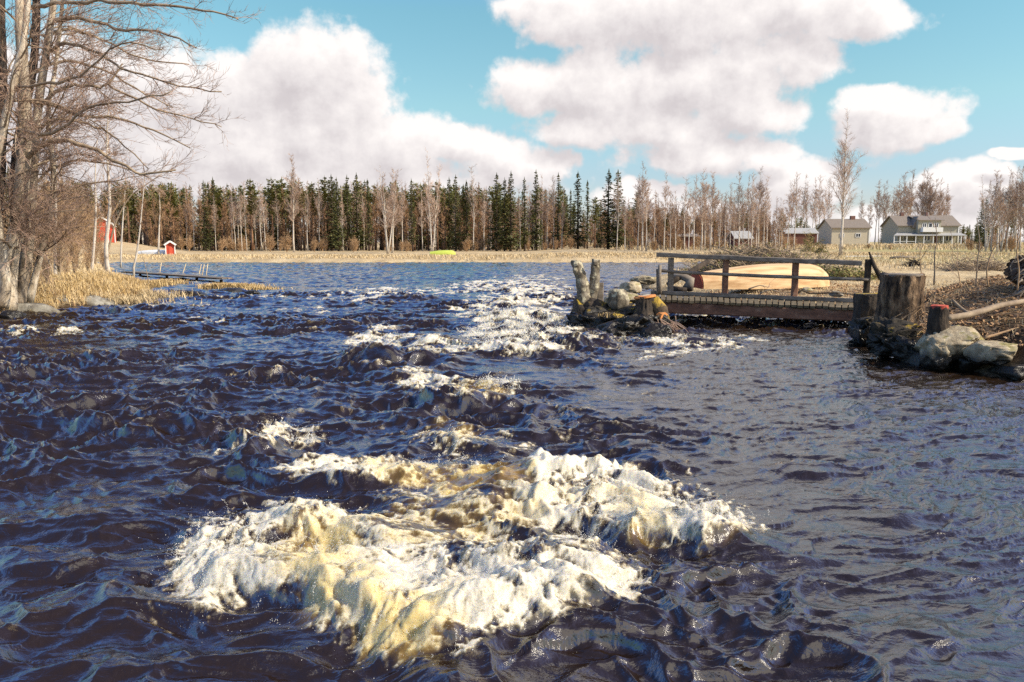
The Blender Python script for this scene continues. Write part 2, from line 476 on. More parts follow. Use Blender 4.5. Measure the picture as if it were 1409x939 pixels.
# ------------------------------------------------------------------ ground
def mat_ground():
    m, nt, b = nm('dry_grass_ground')
    v = coords(nt, 'Object')
    c = ramp(nt, noise_n(nt, v, 0.35, 8, 0.7), [(0.3, (0.42, 0.31, 0.17)), (0.5, (0.62, 0.48, 0.28)), (0.7, (0.74, 0.61, 0.39))])
    c2 = ramp(nt, noise_n(nt, v, 9, 6, 0.75), [(0.3, (0.30, 0.24, 0.18)), (0.6, (1, 1, 1))])
    mm = nt.nodes.new('ShaderNodeMix'); mm.data_type = 'RGBA'; mm.blend_type = 'MULTIPLY'; mm.inputs[0].default_value = 0.7
    nt.links.new(c, mm.inputs[6]); nt.links.new(c2, mm.inputs[7])
    at = N(nt, 'ShaderNodeAttribute', attribute_name='soil')
    fac = ramp(nt, mathn(nt, 'ADD', at.outputs['Fac'], mathn(nt, 'MULTIPLY_ADD', noise_n(nt, v, 2.5, 5, 0.7), 0.9, -0.45)), [(0.35, (0, 0, 0)), (0.65, (1, 1, 1))])
    soil = ramp(nt, noise_n(nt, v, 14, 6, 0.7), [(0.3, (0.025, 0.018, 0.012)), (0.6, (0.11, 0.075, 0.045)), (0.8, (0.25, 0.18, 0.11))])
    c3 = mixc(nt, fac, mm.outputs[2], soil)
    gr = N(nt, 'ShaderNodeAttribute', attribute_name='green')
    gc = ramp(nt, noise_n(nt, v, 0.25, 4), [(0.35, (0.34, 0.30, 0.10)), (0.65, (0.24, 0.27, 0.07))])
    c4 = mixc(nt, gr.outputs['Fac'], c3, gc)
    nt.links.new(c4, b.inputs['Base Color']); b.inputs['Roughness'].default_value = 0.95
    b.inputs['Specular IOR Level'].default_value = 0.1
    nt.links.new(bump(nt, noise_n(nt, v, 18, 8, 0.75), 0.9, 0.04), b.inputs['Normal'])
    return m

Q = 1.0
def build_ground():
    ys = stepped(-60, 3500, lambda y: 1.5 if y < 0 else (0.3 if y < 8 else (0.10 if y < 24 else 0.012*y - 0.17)))
    s = np.linspace(-1, 1, int(640*Q))
    t = np.sign(s)*np.abs(s)**1.35
    Y = np.repeat(ys[:, None], len(s), 1)
    X = t[None, :]*(np.abs(Y)*1.3 + 24)
    Z = land(X, Y)
    sd = sdist(X, Y)
    rn = sst(5, 6.5, X)*(1-sst(17, 24, Y))
    soil = np.exp(-np.clip(sd, 0, None)/0.9)*(0.62 - 0.3*sst(20, 60, Y)) + rn*0.42 + np.where(sd < 0, 0.5, 0)*(1-sst(30, 60, Y))
    bnk = np.exp(-(((X-6.5)/3.5)**2 + ((Y-24)/3.0)**2))
    soil = soil + bnk*0.25
    green = sst(1, 12, X-0.25*Y*0)*sst(36, 60, Y)*0.55*np.clip(fbm(X*0.03, Y*0.02, 3, 71)+0.6, 0, 1)
    green = green * sst(0.35, 0.45, X/np.maximum(Y, 1))
    o = grid_mesh('ground', X, Y, Z, mat_ground(), {'soil': soil, 'green': green})
    tag(o, kind='structure')
build_ground()

# ------------------------------------------------------------------ water
def seg_ridge(x, y, pts, hs, wf, wb, pw=1.0):
    """a wave whose crest follows the polyline pts: steep towards the camera, long behind"""
    best = np.full(x.shape, 1e9); hh = np.zeros(x.shape); sg = np.ones(x.shape)
    for i in range(len(pts)-1):
        ax, ay = pts[i][:2]; bx, by = pts[i+1][:2]
        dx, dy = bx-ax, by-ay
        t = np.clip(((x-ax)*dx + (y-ay)*dy)/(dx*dx+dy*dy+1e-9), 0, 1)
        d2 = (x-ax-t*dx)**2 + (y-ay-t*dy)**2
        cr = dx*(y-ay) - dy*(x-ax)
        m = d2 < best
        best = np.where(m, d2, best); hh = np.where(m, hs[i]*(1-t)+hs[i+1]*t, hh); sg = np.where(m, cr, sg)
    w = np.where(sg > 0, wb, wf)
    g = np.exp(-(np.sqrt(best)/w)**2 * pw)
    return hh*g, g, sg

RIDGES = [  # crest pixels, heights, front width, back width, foam
    ([(250,800),(340,800),(430,815),(520,860),(590,890),(680,850),(780,835),(870,830)], [.03,.15,.21,.19,.17,.19,.15,.04], .15, .42, .9),
    ([(330,745),(430,735),(520,745),(620,770)], [.04,.16,.14,.04], .16, .30, .5),
    ([(560,775),(680,790),(790,780)], [.03,.12,.05], .14, .3, .5),
    ([(720,700),(800,712),(880,742),(960,758),(1035,735)], [.05,.14,.155,.14,.03], .16, .42, .9),
    ([(700,668),(760,660),(850,680)], [.05,.14,.05], .16, .35, .7),
    ([(410,668),(500,668),(600,655)], [.03,.13,.05], .16, .45, .7),
    ([(580,712),(650,705),(740,712)], [.04,.12,.04], .18, .35, .4),
    ([(540,622),(620,618),(680,625)], [.03,.10,.03], .16, .35, .5),
    ([(310,640),(370,628),(430,612)], [.03,.12,.06], .15, .35, .6),
    ([(560,560),(640,563),(715,552)], [.03,.19,.05], .22, .45, .55),
    ([(400,560),(460,566),(520,560)], [.02,.11,.02], .25, .6, .6),
    ([(170,545),(260,550),(350,545)], [.02,.11,.02], .25, .5, .7),
    ([(40,650),(150,640),(260,650)], [.02,.08,.02], .3, .6, .5),
    ([(100,590),(200,600),(300,590)], [.02,.09,.02], .3, .7, .6),
    ([(20,720),(130,735),(260,720)], [.02,.10,.02], .3, .5, .6),
    ([(0,560),(80,556),(150,565)], [.03,.08,.02], .3, .6, .1),
    ([(60,830),(160,850),(250,830)], [.02,.07,.02], .25, .5, .5),
    ([(450,492),(520,497),(600,500)], [.03,.20,.06], .3, .7, .6),
    ([(560,470),(600,476),(640,470)], [.03,.22,.03], .4, .7, .4),
    ([(480,517),(540,520),(600,514)], [.02,.14,.02], .3, .6, .6),
    ([(230,455),(270,458),(310,452)], [.02,.20,.02], .4, .7, .35),
    ([(640,490),(710,487),(790,478)], [.05,.20,.08], .4, .9, .9),
    ([(640,440),(700,442),(780,440)], [.05,.18,.08], .5, 1.1, .9),
    ([(620,420),(690,422),(770,417)], [.05,.16,.05], .5, 1.2, .8),
    ([(640,403),(700,404),(770,400)], [.05,.16,.05], .6, 1.6, .8),
    ([(420,415),(520,414),(620,412)], [.04,.12,.05], .5, 1.2, .55),
    ([(220,412),(330,416),(420,418)], [.02,.08,.04], .5, 1.2, .4),
    ([(60,470),(140,468),(220,470)], [.02,.10,.02], .4, .8, .6),
    ([(850,505),(930,498),(1010,490)], [.02,.09,.03], .3, .7, .5),
    ([(800,470),(880,474),(960,484)], [.06,.08,.05], .25, .5, .7),
    ([(900,448),(960,446),(1010,450)], [.03,.08,.03], .3, .5, .5),
    ([(860,560),(930,570),(1000,560)], [.01,.05,.01], .25, .6, .2),
    ([(830,880),(930,850),(1040,812),(1100,770)], [.05,.07,.05,.02], .12, .5, .0),
    ([(1130,800),(1060,850),(1000,875)], [.01,.04,.01], .15, .4, .0),
    ([(1000,640),(1100,650),(1190,640)], [.01,.045,.01], .15, .4, .0),
    ([(900,800),(1000,790),(1060,765)], [.05,.06,.02], .12, .3, .0),
    ([(1150,700),(1220,720),(1300,735)], [.01,.04,.01], .12, .4, .0),
    ([(1240,930),(1290,880),(1230,850)], [.01,.05,.01], .12, .4, .0),
]
FOAM = [  # pixel ellipses where the river is broken white: x, y, rx, ry, strength
    (300,790,62,58,1.0),(380,770,90,70,1.0),(470,790,110,60,.9),(560,840,110,70,1.0),(690,830,110,55,1.0),(800,800,70,45,.95),
    (560,735,190,40,.62),(420,730,110,30,.9),(700,770,120,35,.7),(600,900,60,30,.6),(820,790,55,60,.7),
    (800,665,80,34,.95),(870,700,95,45,1.0),(960,725,80,38,.95),(1010,722,35,20,.8),(740,720,110,40,.75),(900,650,70,20,.45),
    (490,650,100,24,.9),(570,660,70,22,.65),(600,690,100,25,.6),(640,610,90,24,.6),(560,600,60,18,.35),(640,660,70,25,.6),
    (395,600,45,18,.85),(340,622,50,10,.6),(600,530,50,14,.95),(690,535,40,16,.75),(650,548,70,14,.5),
    (520,466,42,11,.95),(590,485,48,9,.8),(560,477,70,14,.55),(715,462,65,26,1.0),(700,430,75,15,.95),(720,445,60,20,.95),(660,455,25,10,.7),
    (700,396,75,11,.95),(730,408,60,9,.95),(700,415,70,8,.6),(690,484,35,9,.8),(770,465,35,12,.6),(720,384,50,5,.7),
    (560,402,110,6,.7),(470,412,60,5,.5),(330,408,90,5,.45),(420,427,70,5,.4),(240,420,70,5,.5),(270,445,30,7,.6),(330,430,60,4,.35),
    (95,458,24,6,.95),(25,457,34,6,.95),(360,519,60,8,.5),(300,527,60,6,.45),(190,423,50,3,.5),
    (830,470,60,9,.75),(905,468,60,10,.85),(970,476,50,9,.9),(940,486,60,8,.6),(1000,468,50,8,.55),(960,440,50,7,.5),(1060,444,60,6,.4),(870,500,70,14,.4),(860,545,80,18,.35),(780,560,80,16,.38),(760,600,90,20,.35),
    (880,590,90,20,.25),(150,600,90,12,.18),(470,560,100,16,.2),(850,880,60,30,.25),(240,850,80,30,.3),(900,800,50,30,.3),(450,900,120,30,.18),
]
AMBER = [(425,785,62,46,1.0),(470,825,70,40,.8),(555,880,60,34,1.0),(610,835,60,28,.45),(845,720,56,26,.55),(900,735,50,24,.6),(800,690,60,24,.45),(660,672,60,20,.9),(570,660,80,16,.7),
         (640,710,120,26,.5),(655,545,40,14,.8),(540,745,160,26,.5),(630,605,50,18,.55),(1000,745,40,22,.5),(715,470,40,8,.35),(700,760,120,20,.35)]

def ells(L, px, py, soft=1.0):
    o = np.zeros(px.shape)
    for (cx, cy, rx, ry, s) in L:
        d = ((px-cx)/rx)**2 + ((py-cy)/ry)**2
        o = np.maximum(o, s*np.exp(-d*d*0.45))
    return o

def water_fields(X, Y):
    px, py = to_px(X, np.maximum(Y, 0.6))
    # warp so that nothing follows a ruler
    wx = X + 0.22*fbm(X*0.9, Y*0.9, 3, 21); wy = Y + 0.22*fbm(X*0.9+30, Y*0.9, 3, 22)
    pxw, pyw = to_px(X + 0.10*fbm(X*2.2, Y*2.2, 3, 31) + 0.03*fbm(X*9, Y*9, 2, 33), np.maximum(Y + 0.09*np.clip(Y/5, .6, 4)*fbm(X*2.0, Y*2.0+9, 3, 32), 0.6))
    calm_right = sst(0.9, 2.6, X - 0.02*Y)*(1-sst(13, 19, Y))
    lake = sst(26, 40, Y)
    left_dark = 1 - sst(-1.0, 0.5, X + 0.05*Y)
    A = (1 - 0.86*calm_right)*(1 - 0.87*lake)*np.clip(0.85 + 1.1*fbm(X/2.6, Y/3.4, 2, 301), 0.25+0.30*left_dark, 1.6)
    def crest(n, p=1.5):      # sharp crests, broad troughs
        r = 1 - np.abs(n)*1.7
        return np.clip(r, 0, 1)**p
    H = np.zeros(X.shape)
    n1 = fbm(wx/2.1, wy/1.15, 2, 1); H += A*0.11*(crest(n1) - 0.4)
    n2 = fbm(wx/0.85+5, wy/0.50, 2, 2); H += A*0.058*(crest(n2) - 0.4)
    n3 = fbm(wx/0.40+9, wy/0.22, 2, 3); H += A*0.034*(crest(n3, 1.3) - 0.4)
    far_f = 1 - sst(18, 32, Y)
    n4 = near_rows(32, Y, lambda a, b: pn(a/0.19, b/0.10, 4), wx, wy); H += A*0.010*(crest(n4, 1.2) - 0.4)*far_f
    n5 = near_rows(14, Y, lambda a, b, c: pn(a/0.085+c, b/0.05, 5), X, Y, wy); H += 0.0030*(0.4+0.6*A)*n5*(1-sst(8, 14, Y))
    n6 = near_rows(8, Y, lambda a, b, c: pn(a/0.04, b/0.026+c, 6), X, Y, wx); H += 0.0009*n6*(1-sst(5, 8, Y))
    # right side: long slanting wrinkles
    rx = wx*0.94 + wy*0.34; ry = -wx*0.34 + wy*0.94
    r1 = fbm(rx/0.75, ry/0.17, 3, 7); r2 = fbm(rx/1.6+3, ry/0.42, 2, 77); H += calm_right*(0.020*(crest(r1, 3.0) - 0.3) + 0.028*(crest(r2, 2.0) - 0.3))
    # lake ripples
    H += lake*0.030*fbm(X/1.6, Y/1.0, 3, 8) + lake*0.055*fbm(X/0.8, Y/0.45, 2, 88)
    RF = np.zeros(X.shape)
    for pts, hs, wf, wb, fo in RIDGES:
        P = [G(*p) for p in pts]
        jx = X + 0.07*fbm(X*3, Y*3, 2, 61); jy = Y + 0.06*np.clip(P[0].y/5, 1, 4)*fbm(X*2.4/np.clip(P[0].y/6, 1, 3), Y*2.4, 2, 62)
        dlim = 4*wb
        x0, x1 = min(p.x for p in P)-dlim, max(p.x for p in P)+dlim
        y0, y1 = min(p.y for p in P)-dlim, max(p.y for p in P)+dlim
        m = (X > x0) & (X < x1) & (Y > y0) & (Y < y1)
        if not m.any(): continue
        h, g, sg = seg_ridge(jx[m], jy[m], P, hs, wf, wb)
        H[m] += h
        if fo:
            f = fo*g**0.7*np.clip(h/0.10, 0, 1)
            RF[m] = np.maximum(RF[m], f)
    Fm = ells(FOAM, pxw, pyw)
    Am = ells(AMBER, pxw, pyw)
    # whitecaps on the sharpest crests of the rapids
    cap = sst(0.72, 0.95, crest(n2))*sst(0.40, 0.85, crest(n1))*(0.55+0.45*sst(6, 12, Y))*sst(-.25, .35, fbm(X/3, Y/4, 2, 93))*(1-calm_right)*(1-lake)
    base = np.clip(Fm*0.95 + RF*0.40*np.clip(Fm*2+0.75, 0, 1), 0, 1.15)
    f1 = fbm(X*2.6, Y*2.6, 3, 41); fw = sst(9, 18, Y); f2 = fbm(wx*8, wy*8, 3, 42)*(1-fw) + fw*1.1*fbm(wx*2.4, wy*1.5, 3, 48); f3 = near_rows(14, Y, lambda a, b: fbm(a*22, b*22, 2, 43), X, Y)
    lace = 1 - np.clip(np.abs(fbm(wx*5.5, wy*7.5, 3, 44))*3.2, 0, 1)
    lace2 = 1 - np.clip(np.abs(near_rows(32, Y, lambda a, b: fbm(a*14, b*18, 2, 46), wx, wy))*3.0, 0, 1)
    tex = 0.5 + 0.42*f1 + 0.36*f2 + 0.40*fw*fbm(X/1.9, Y/0.8, 2, 49) + 0.22*f3*(1-sst(8, 14, Y)) + 0.30*(lace-0.45) + 0.16*(lace2-0.45)*far_f
    foam = sst(0.36, 1.02, base*(1.02-0.20*fw) + (tex-0.5)*(1.05+0.55*fw)*np.clip(base*2.2, 0, 1))
    foam = np.maximum(foam, cap*sst(0.35, 0.8, 0.5+0.5*f2)*0.8)
    body = sst(0.45, 0.95, base)
    # churned relief inside the white water
    near = 1 - sst(9, 20, Y)
    sq = lambda n, e: np.sqrt(n*n + e); b1 = sq(fbm(wx*3.0, wy*3.0, 2, 51), .03); b2 = sq(fbm(wx*7.5, wy*6.5, 2, 52), .02); b3 = np.abs(near_rows(20, Y, lambda a, b: fbm(a*17, b*17, 2, 53), X, Y)); b4 = np.abs(near_rows(12, Y, lambda a, b: pn(a*42, b*42, 54), X, Y))
    b0 = fbm(wx*1.6, wy*2.0, 2, 55); H += body*(0.05*b0 + 0.06*(b1-0.35) + 0.030*(b2-0.3) + near*0.007*(b3-0.3)*(0.4+0.7*foam) + near*0.0035*(b4-0.25)*(0.3+foam))
    H += foam*0.012
    amber = np.clip(Am*1.0 - 0.18 + 0.45*f1 + 0.25*f2, 0, 1)*sst(0.3, 0.8, Am+0.2)
    H = H*(1-0.0*lake)
    return H, foam, amber

def mat_water():
    m, nt, b = nm('river_water')
    tc = nt.nodes.new('ShaderNodeTexCoord'); v = tc.outputs['Object']
    fo = N(nt, 'ShaderNodeAttribute', attribute_name='foam').outputs['Fac']
    am = N(nt, 'ShaderNodeAttribute', attribute_name='amber').outputs['Fac']
    mp = nt.nodes.new('ShaderNodeMapping'); mp.inputs['Scale'].default_value = (1, 1.5, 1); nt.links.new(v, mp.inputs['Vector'])
    fine = noise_n(nt, mp.outputs[0], 60, 5, 0.7)
    n1 = mathn(nt, 'ABSOLUTE', mathn(nt, 'SUBTRACT', noise_n(nt, mp.outputs[0], 13, 5, 0.6, 0.6), 0.5))
    n1b = noise_n(nt, mp.outputs[0], 5, 4, 0.6, 0.4)
    n2 = noise_n(nt, mp.outputs[0], 55, 4, 0.65, 0.5)
    wb = bump(nt, n1b, 0.4, 0.04)
    wb = bump(nt, mathn(nt, 'MULTIPLY', n1, -1.0), 0.35, 0.016, wb)
    wb = bump(nt, n2, 0.22, 0.003, wb)
    base = mixc(nt, am, (0.018, 0.010, 0.005), (0.36, 0.22, 0.045))
    nt.links.new(base, b.inputs['Base Color'])
    nt.links.new(mathn(nt, 'MULTIPLY_ADD', am, 0.2, 0.05), b.inputs['Roughness'])
    b.inputs['IOR'].default_value = 2.0
    nt.links.new(wb, b.inputs['Normal'])
    mp2 = nt.nodes.new('ShaderNodeMapping'); mp2.inputs['Scale'].default_value = (1, 0.45, 0.8); nt.links.new(v, mp2.inputs['Vector'])
    fb = nt.nodes.new('ShaderNodeBsdfPrincipled')
    # thin foam lets the amber water show, thick foam is white
    thick = mathn(nt, 'ADD', mathn(nt, 'MULTIPLY', fo, 0.9), mathn(nt, 'MULTIPLY_ADD', fine, 0.8, -0.45))
    thick = mathn(nt, 'ADD', thick, mathn(nt, 'MULTIPLY_ADD', noise_n(nt, mp2.outputs[0], 16, 5, 0.65, 1.0), 1.5, -0.80))
    cc = ramp(nt, thick, [(0.10, (0.25, 0.195, 0.11)), (0.38, (0.48, 0.42, 0.29)), (0.85, (0.72, 0.68, 0.57))])
    cc = mixc(nt, mathn(nt, 'MULTIPLY', am, 0.85), cc, (0.66, 0.50, 0.16))
    nt.links.new(cc, fb.inputs['Base Color'])
    fb.inputs['Roughness'].default_value = 0.5
    fb.inputs['Subsurface Weight'].default_value = 0.8; fb.inputs['Subsurface Radius'].default_value = (1.0, 0.8, 0.45); fb.inputs['Subsurface Scale'].default_value = 0.035
    fb.inputs['IOR'].default_value = 1.33
    fbm_ = bump(nt, noise_n(nt, mp2.outputs[0], 60, 6, 0.75), 0.5, 0.010)
    nt.links.new(fbm_, fb.inputs['Normal'])
    mix = nt.nodes.new('ShaderNodeMixShader')
    pass
    mid = noise_n(nt, mp2.outputs[0], 22, 5, 0.65, 1.2)
    fine2 = noise_n(nt, mp2.outputs[0], 150, 3, 0.7)
    brk = mathn(nt, 'ADD', mathn(nt, 'ADD', mathn(nt, 'MULTIPLY_ADD', fine, 1.2, -0.6), mathn(nt, 'MULTIPLY_ADD', fine2, 0.8, -0.4)), mathn(nt, 'MULTIPLY_ADD', mid, 1.7, -0.85))
    fac = ramp(nt, mathn(nt, 'ADD', mathn(nt, 'MULTIPLY', fo, 0.86), mathn(nt, 'MULTIPLY', brk, mathn(nt, 'MULTIPLY', fo, 1.6, clamp=True))), [(0.08, (0, 0, 0)), (0.72, (1, 1, 1))])
    nt.links.new(fac, mix.inputs[0]); nt.links.new(b.outputs[0], mix.inputs[1]); nt.links.new(fb.outputs[0], mix.inputs[2])
    out = nt.nodes.get('Material Output'); nt.links.new(mix.outputs[0], out.inputs['Surface'])
    return m

WATER = {}
def build_water():
    ys = stepped(2.2, 82, lambda y: min(0.0045 + 0.00052*(y+1)**2*0.75, 0.010 + 0.0024*y)/Q)
    s = np.linspace(-1, 1, int(1080*Q))
    t = 0.74*s
    side = 0.74 + np.array([0.01, 0.03, 0.06, 0.12, 0.2, 0.35, 0.55, 0.9, 1.4])
    t = np.concatenate([-side[::-1], t, side])
    Y = np.repeat(ys[:, None], len(t), 1)
    X = t[None, :]*(Y + 1.0)
    H, foam, amber = water_fields(X, Y)
    edge = sst(2.2, 2.6, Y)
    H = H*edge
    # crests lean over towards the camera
    lean = np.gradient(H, axis=0)/np.maximum(np.gradient(Y, axis=0), 1e-4)
    Yd = Y - np.clip(H, -0.05, 0.3)*0.20*(1-sst(14, 30, Y))
    # join a coarse sheet behind the camera
    yb = np.array([-25., -12., -5., 0., 1.5])
    Yb = np.repeat(yb[:, None], len(t), 1); Xb = t[None, :]/2.2*26
    Xb = np.repeat(Xb, len(yb), 0)
    w = np.linspace(0, 1, len(yb))[:, None]
    Xb = Xb*(1-w) + X[0:1]*w
    z = np.zeros(Yb.shape)
    o = grid_mesh('water', np.vstack([Xb, X]), np.vstack([Yb, Yd]), np.vstack([z, H]), mat_water(),
                  {'foam': np.vstack([z, foam]), 'amber': np.vstack([z, amber])})
    tag(o, kind='structure')
    WATER.update(X=X, Y=Yd, H=H, foam=foam, amber=amber)
build_water()

# drops and torn shreds of water thrown up by the breakers
def build_spray():
    X, Y, H, foam = (WATER[k] for k in ('X', 'Y', 'H', 'foam'))
    px, py = to_px(X, np.maximum(Y, 0.6))
    zone = ells([(300,800,80,60,1),(400,800,90,60,.8),(560,870,110,50,.9),(700,850,130,45,.9),(830,820,60,40,.8),(270,760,50,50,.8),(880,735,90,40,.8),(980,735,70,30,1),(690,535,30,12,.8),(400,600,40,14,.6),(715,460,60,20,.4),(640,640,60,20,.3)], px, py)
    w = (zone*(0.08+foam)*np.abs(np.gradient(Y, axis=0))*(Y+1)).ravel()
    p = w/w.sum()
    def pts(n):
        idx = RNG.choice(len(w), n, p=p)
        return np.stack([X.ravel()[idx], Y.ravel()[idx], H.ravel()[idx]], 1)
    # fine mist of drops close over the froth
    A_ = pts(42000); n = len(A_); sc = np.clip(A_[:, 1]/5, .8, 3)
    A_ += np.stack([RNG.normal(0, .035, n), RNG.normal(-.02, .04, n), RNG.exponential(.020, n)+.002], 1)
    ra = np.clip(RNG.exponential(.0006, n)+.0007, 0, .0026)*sc
    # torn strings of water, each along its own little arc
    S0 = pts(650); m_ = 22; nn = len(S0)
    az = RNG.uniform(0, 6.283, nn); v = RNG.uniform(.4, 1.25, nn); T = RNG.uniform(.03, .17, nn)
    t = (np.arange(m_)/m_)[None, :]*T[:, None]
    B = S0[:, None, :] + np.stack([np.cos(az)[:, None]*v[:, None]*.55*t, np.sin(az)[:, None]*v[:, None]*.45*t - .2*t, v[:, None]*t*1.3 - 4.9*t*t], -1)
    B = (B + RNG.normal(0, .004, B.shape)).reshape(-1, 3)
    rb = (np.repeat(RNG.uniform(.0012, .0034, nn), m_)*RNG.uniform(.4, 1.1, nn*m_))*np.clip(B[:, 1]/5, .8, 3)
    P = np.concatenate([A_, B]); r = np.concatenate([ra, rb])
    vs = np.array([(1,0,0),(-1,0,0),(0,1,0),(0,-1,0),(0,0,1.3),(0,0,-1.3)], float)
    fs = np.array([(0,2,4),(2,1,4),(1,3,4),(3,0,4),(2,0,5),(1,2,5),(3,1,5),(0,3,5)])
    V = P[:, None, :] + vs[None]*r[:, None, None]*RNG.uniform(.7, 1.4, (len(P), 1, 3))
    mb = MB(); mb.add(V.reshape(-1, 3), tris=(fs[None] + (np.arange(len(P))*6)[:, None, None]).reshape(-1, 3))
    m, nt, b = nm('spray_drops')
    b.inputs['Base Color'].default_value = (0.74, 0.72, 0.66, 1); b.inputs['Roughness'].default_value = 0.15
    o = mb.build('water_spray', m, smooth=True); tag(o, kind='stuff')
build_spray()

# ------------------------------------------------------------------ bare trees
def unit(v):
    return v / (np.linalg.norm(v, axis=-1, keepdims=True) + 1e-9)

def twig_cloud(mb, paths, rng, per_m, L, r, up=0.2, spread=0.9, tmin=0.15, out=None):
    """side twigs along many polylines; returns the twig axes for a further order"""
    P, Dv, Ls = [], [], []
    for path in paths:
        p = np.asarray(path, float)
        seg = np.linalg.norm(np.diff(p, axis=0), axis=1)
        tot = seg.sum(); n = rng.poisson(per_m*tot)
        if n < 1: continue
        t = (tmin + (1-tmin)*rng.random(n))*tot
        cs = np.concatenate([[0], np.cumsum(seg)])
        k = np.clip(np.searchsorted(cs, t)-1, 0, len(seg)-1)
        f = ((t-cs[k])/np.maximum(seg[k], 1e-6))[:, None]
        P.append(p[k]*(1-f) + p[k+1]*f); Dv.append(unit(p[k+1]-p[k]))
        Ls.append(L*(0.5+0.8*rng.random(n))*(1.1-0.5*t/tot))
    if not P: return np.zeros((0,3)), np.zeros((0,3)), np.zeros((0,3))
    P = np.concatenate(P); Dv = np.concatenate(Dv); Ls = np.concatenate(Ls)[:, None]
    rnd = rng.normal(0, 1, P.shape)
    side = unit(rnd - (rnd*Dv).sum(1, keepdims=True)*Dv)
    d = unit(Dv + side*spread + np.array([0, 0, up]))
    P1 = P + d*Ls*0.5
    d2 = unit(d + rng.normal(0, .22, P.shape) + np.array([0, 0, up*0.6]))
    P2 = P1 + d2*Ls*0.5
    mb.twigs(P, P1, P2, r)
    return P, P1, P2

def trunk_path(H, rng, lean=0.0, bend=0.02, n=9, lean_dir=None):
    a = rng.random()*6.28 if lean_dir is None else lean_dir
    pts = []; off = np.zeros(2)
    for i in range(n):
        t = i/(n-1)
        off = off + rng.normal(0, bend, 2)*H/n
        pts.append((math.cos(a)*lean*H*t + off[0], math.sin(a)*lean*H*t + off[1], H*t))
    return np.array(pts)

def bare_tree(seed, H, r0, spread, first=0.3, nl=22, sub=3.0, tw=6.0, twr=0.011, angle=0.75, trunks=1, lean=0.02, sublen=0.45, twlen=0.5, up=0.5):
    """returns the builders (trunk, crown) of a leafless tree"""
    rng = np.random.default_rng(seed)
    tm, cm = MB(), MB()
    random.seed(seed)
    for tk in range(trunks):
        h = H*(1 if tk == 0 else rng.uniform(.75, .98))
        tp = trunk_path(h, rng, lean if trunks == 1 else rng.uniform(.06, .15), 0.035, lean_dir=None if trunks == 1 else tk*2.2+seed)
        rr = r0*(1 if tk == 0 else .8)
        tm.tube(tp, [rr*(1.25 if i == 0 else 1)*(1-(i/8))**1.35+0.008 for i in range(9)], n=6)
        limbs = []
        for i in range(nl):
            t = first + (0.98-first)*((i+rng.random()*0.8)/nl)
            k = min(7, int(t*8)); f = t*8-k
            p = tp[k]*(1-f)+tp[k+1]*f
            prof = math.sin(min(1, (t-first)/(1-first)*1.15+0.22)*math.pi)**0.7
            Ln = spread*prof*rng.uniform(.6, 1.15)+0.25
            az = i*2.4+rng.normal(0, .5)
            d = np.array([math.cos(az)*angle, math.sin(az)*angle, 1.0]); d /= np.linalg.norm(d)
            path = [p]
            for j in range(4):
                d = d + rng.normal(0, .12, 3) + np.array([0, 0, 0.10 if up > 0.3 else -0.05]); d /= np.linalg.norm(d)
                path.append(path[-1]+d*Ln/4)
            rl = r0*0.30*(1-0.75*t)+0.006
            tm.tube(path, [rl, rl*.8, rl*.6, rl*.4, rl*.2], n=4, cap=False)
            limbs.append(path)
        s0 = twig_cloud(cm, limbs, rng, sub, spread*sublen, twr*1.3, up=up*0.5)
        subs = [np.stack(q) for q in zip(*s0)]
        s1 = twig_cloud(cm, subs+limbs, rng, tw, spread*sublen*twlen, twr, up=up*0.4)
    random.seed(seed+1)
    return tm, cm

def place_pair(name, tm, cm, mt, mc, loc, label, cat, group=None, rz=0.0, scale=1.0):
    root = empty(name, loc, label, cat, group, rz)
    root.scale = (scale,)*3
    tm.build('trunk', mt, root, smooth=True); cm.build('crown', mc, root)
    return root

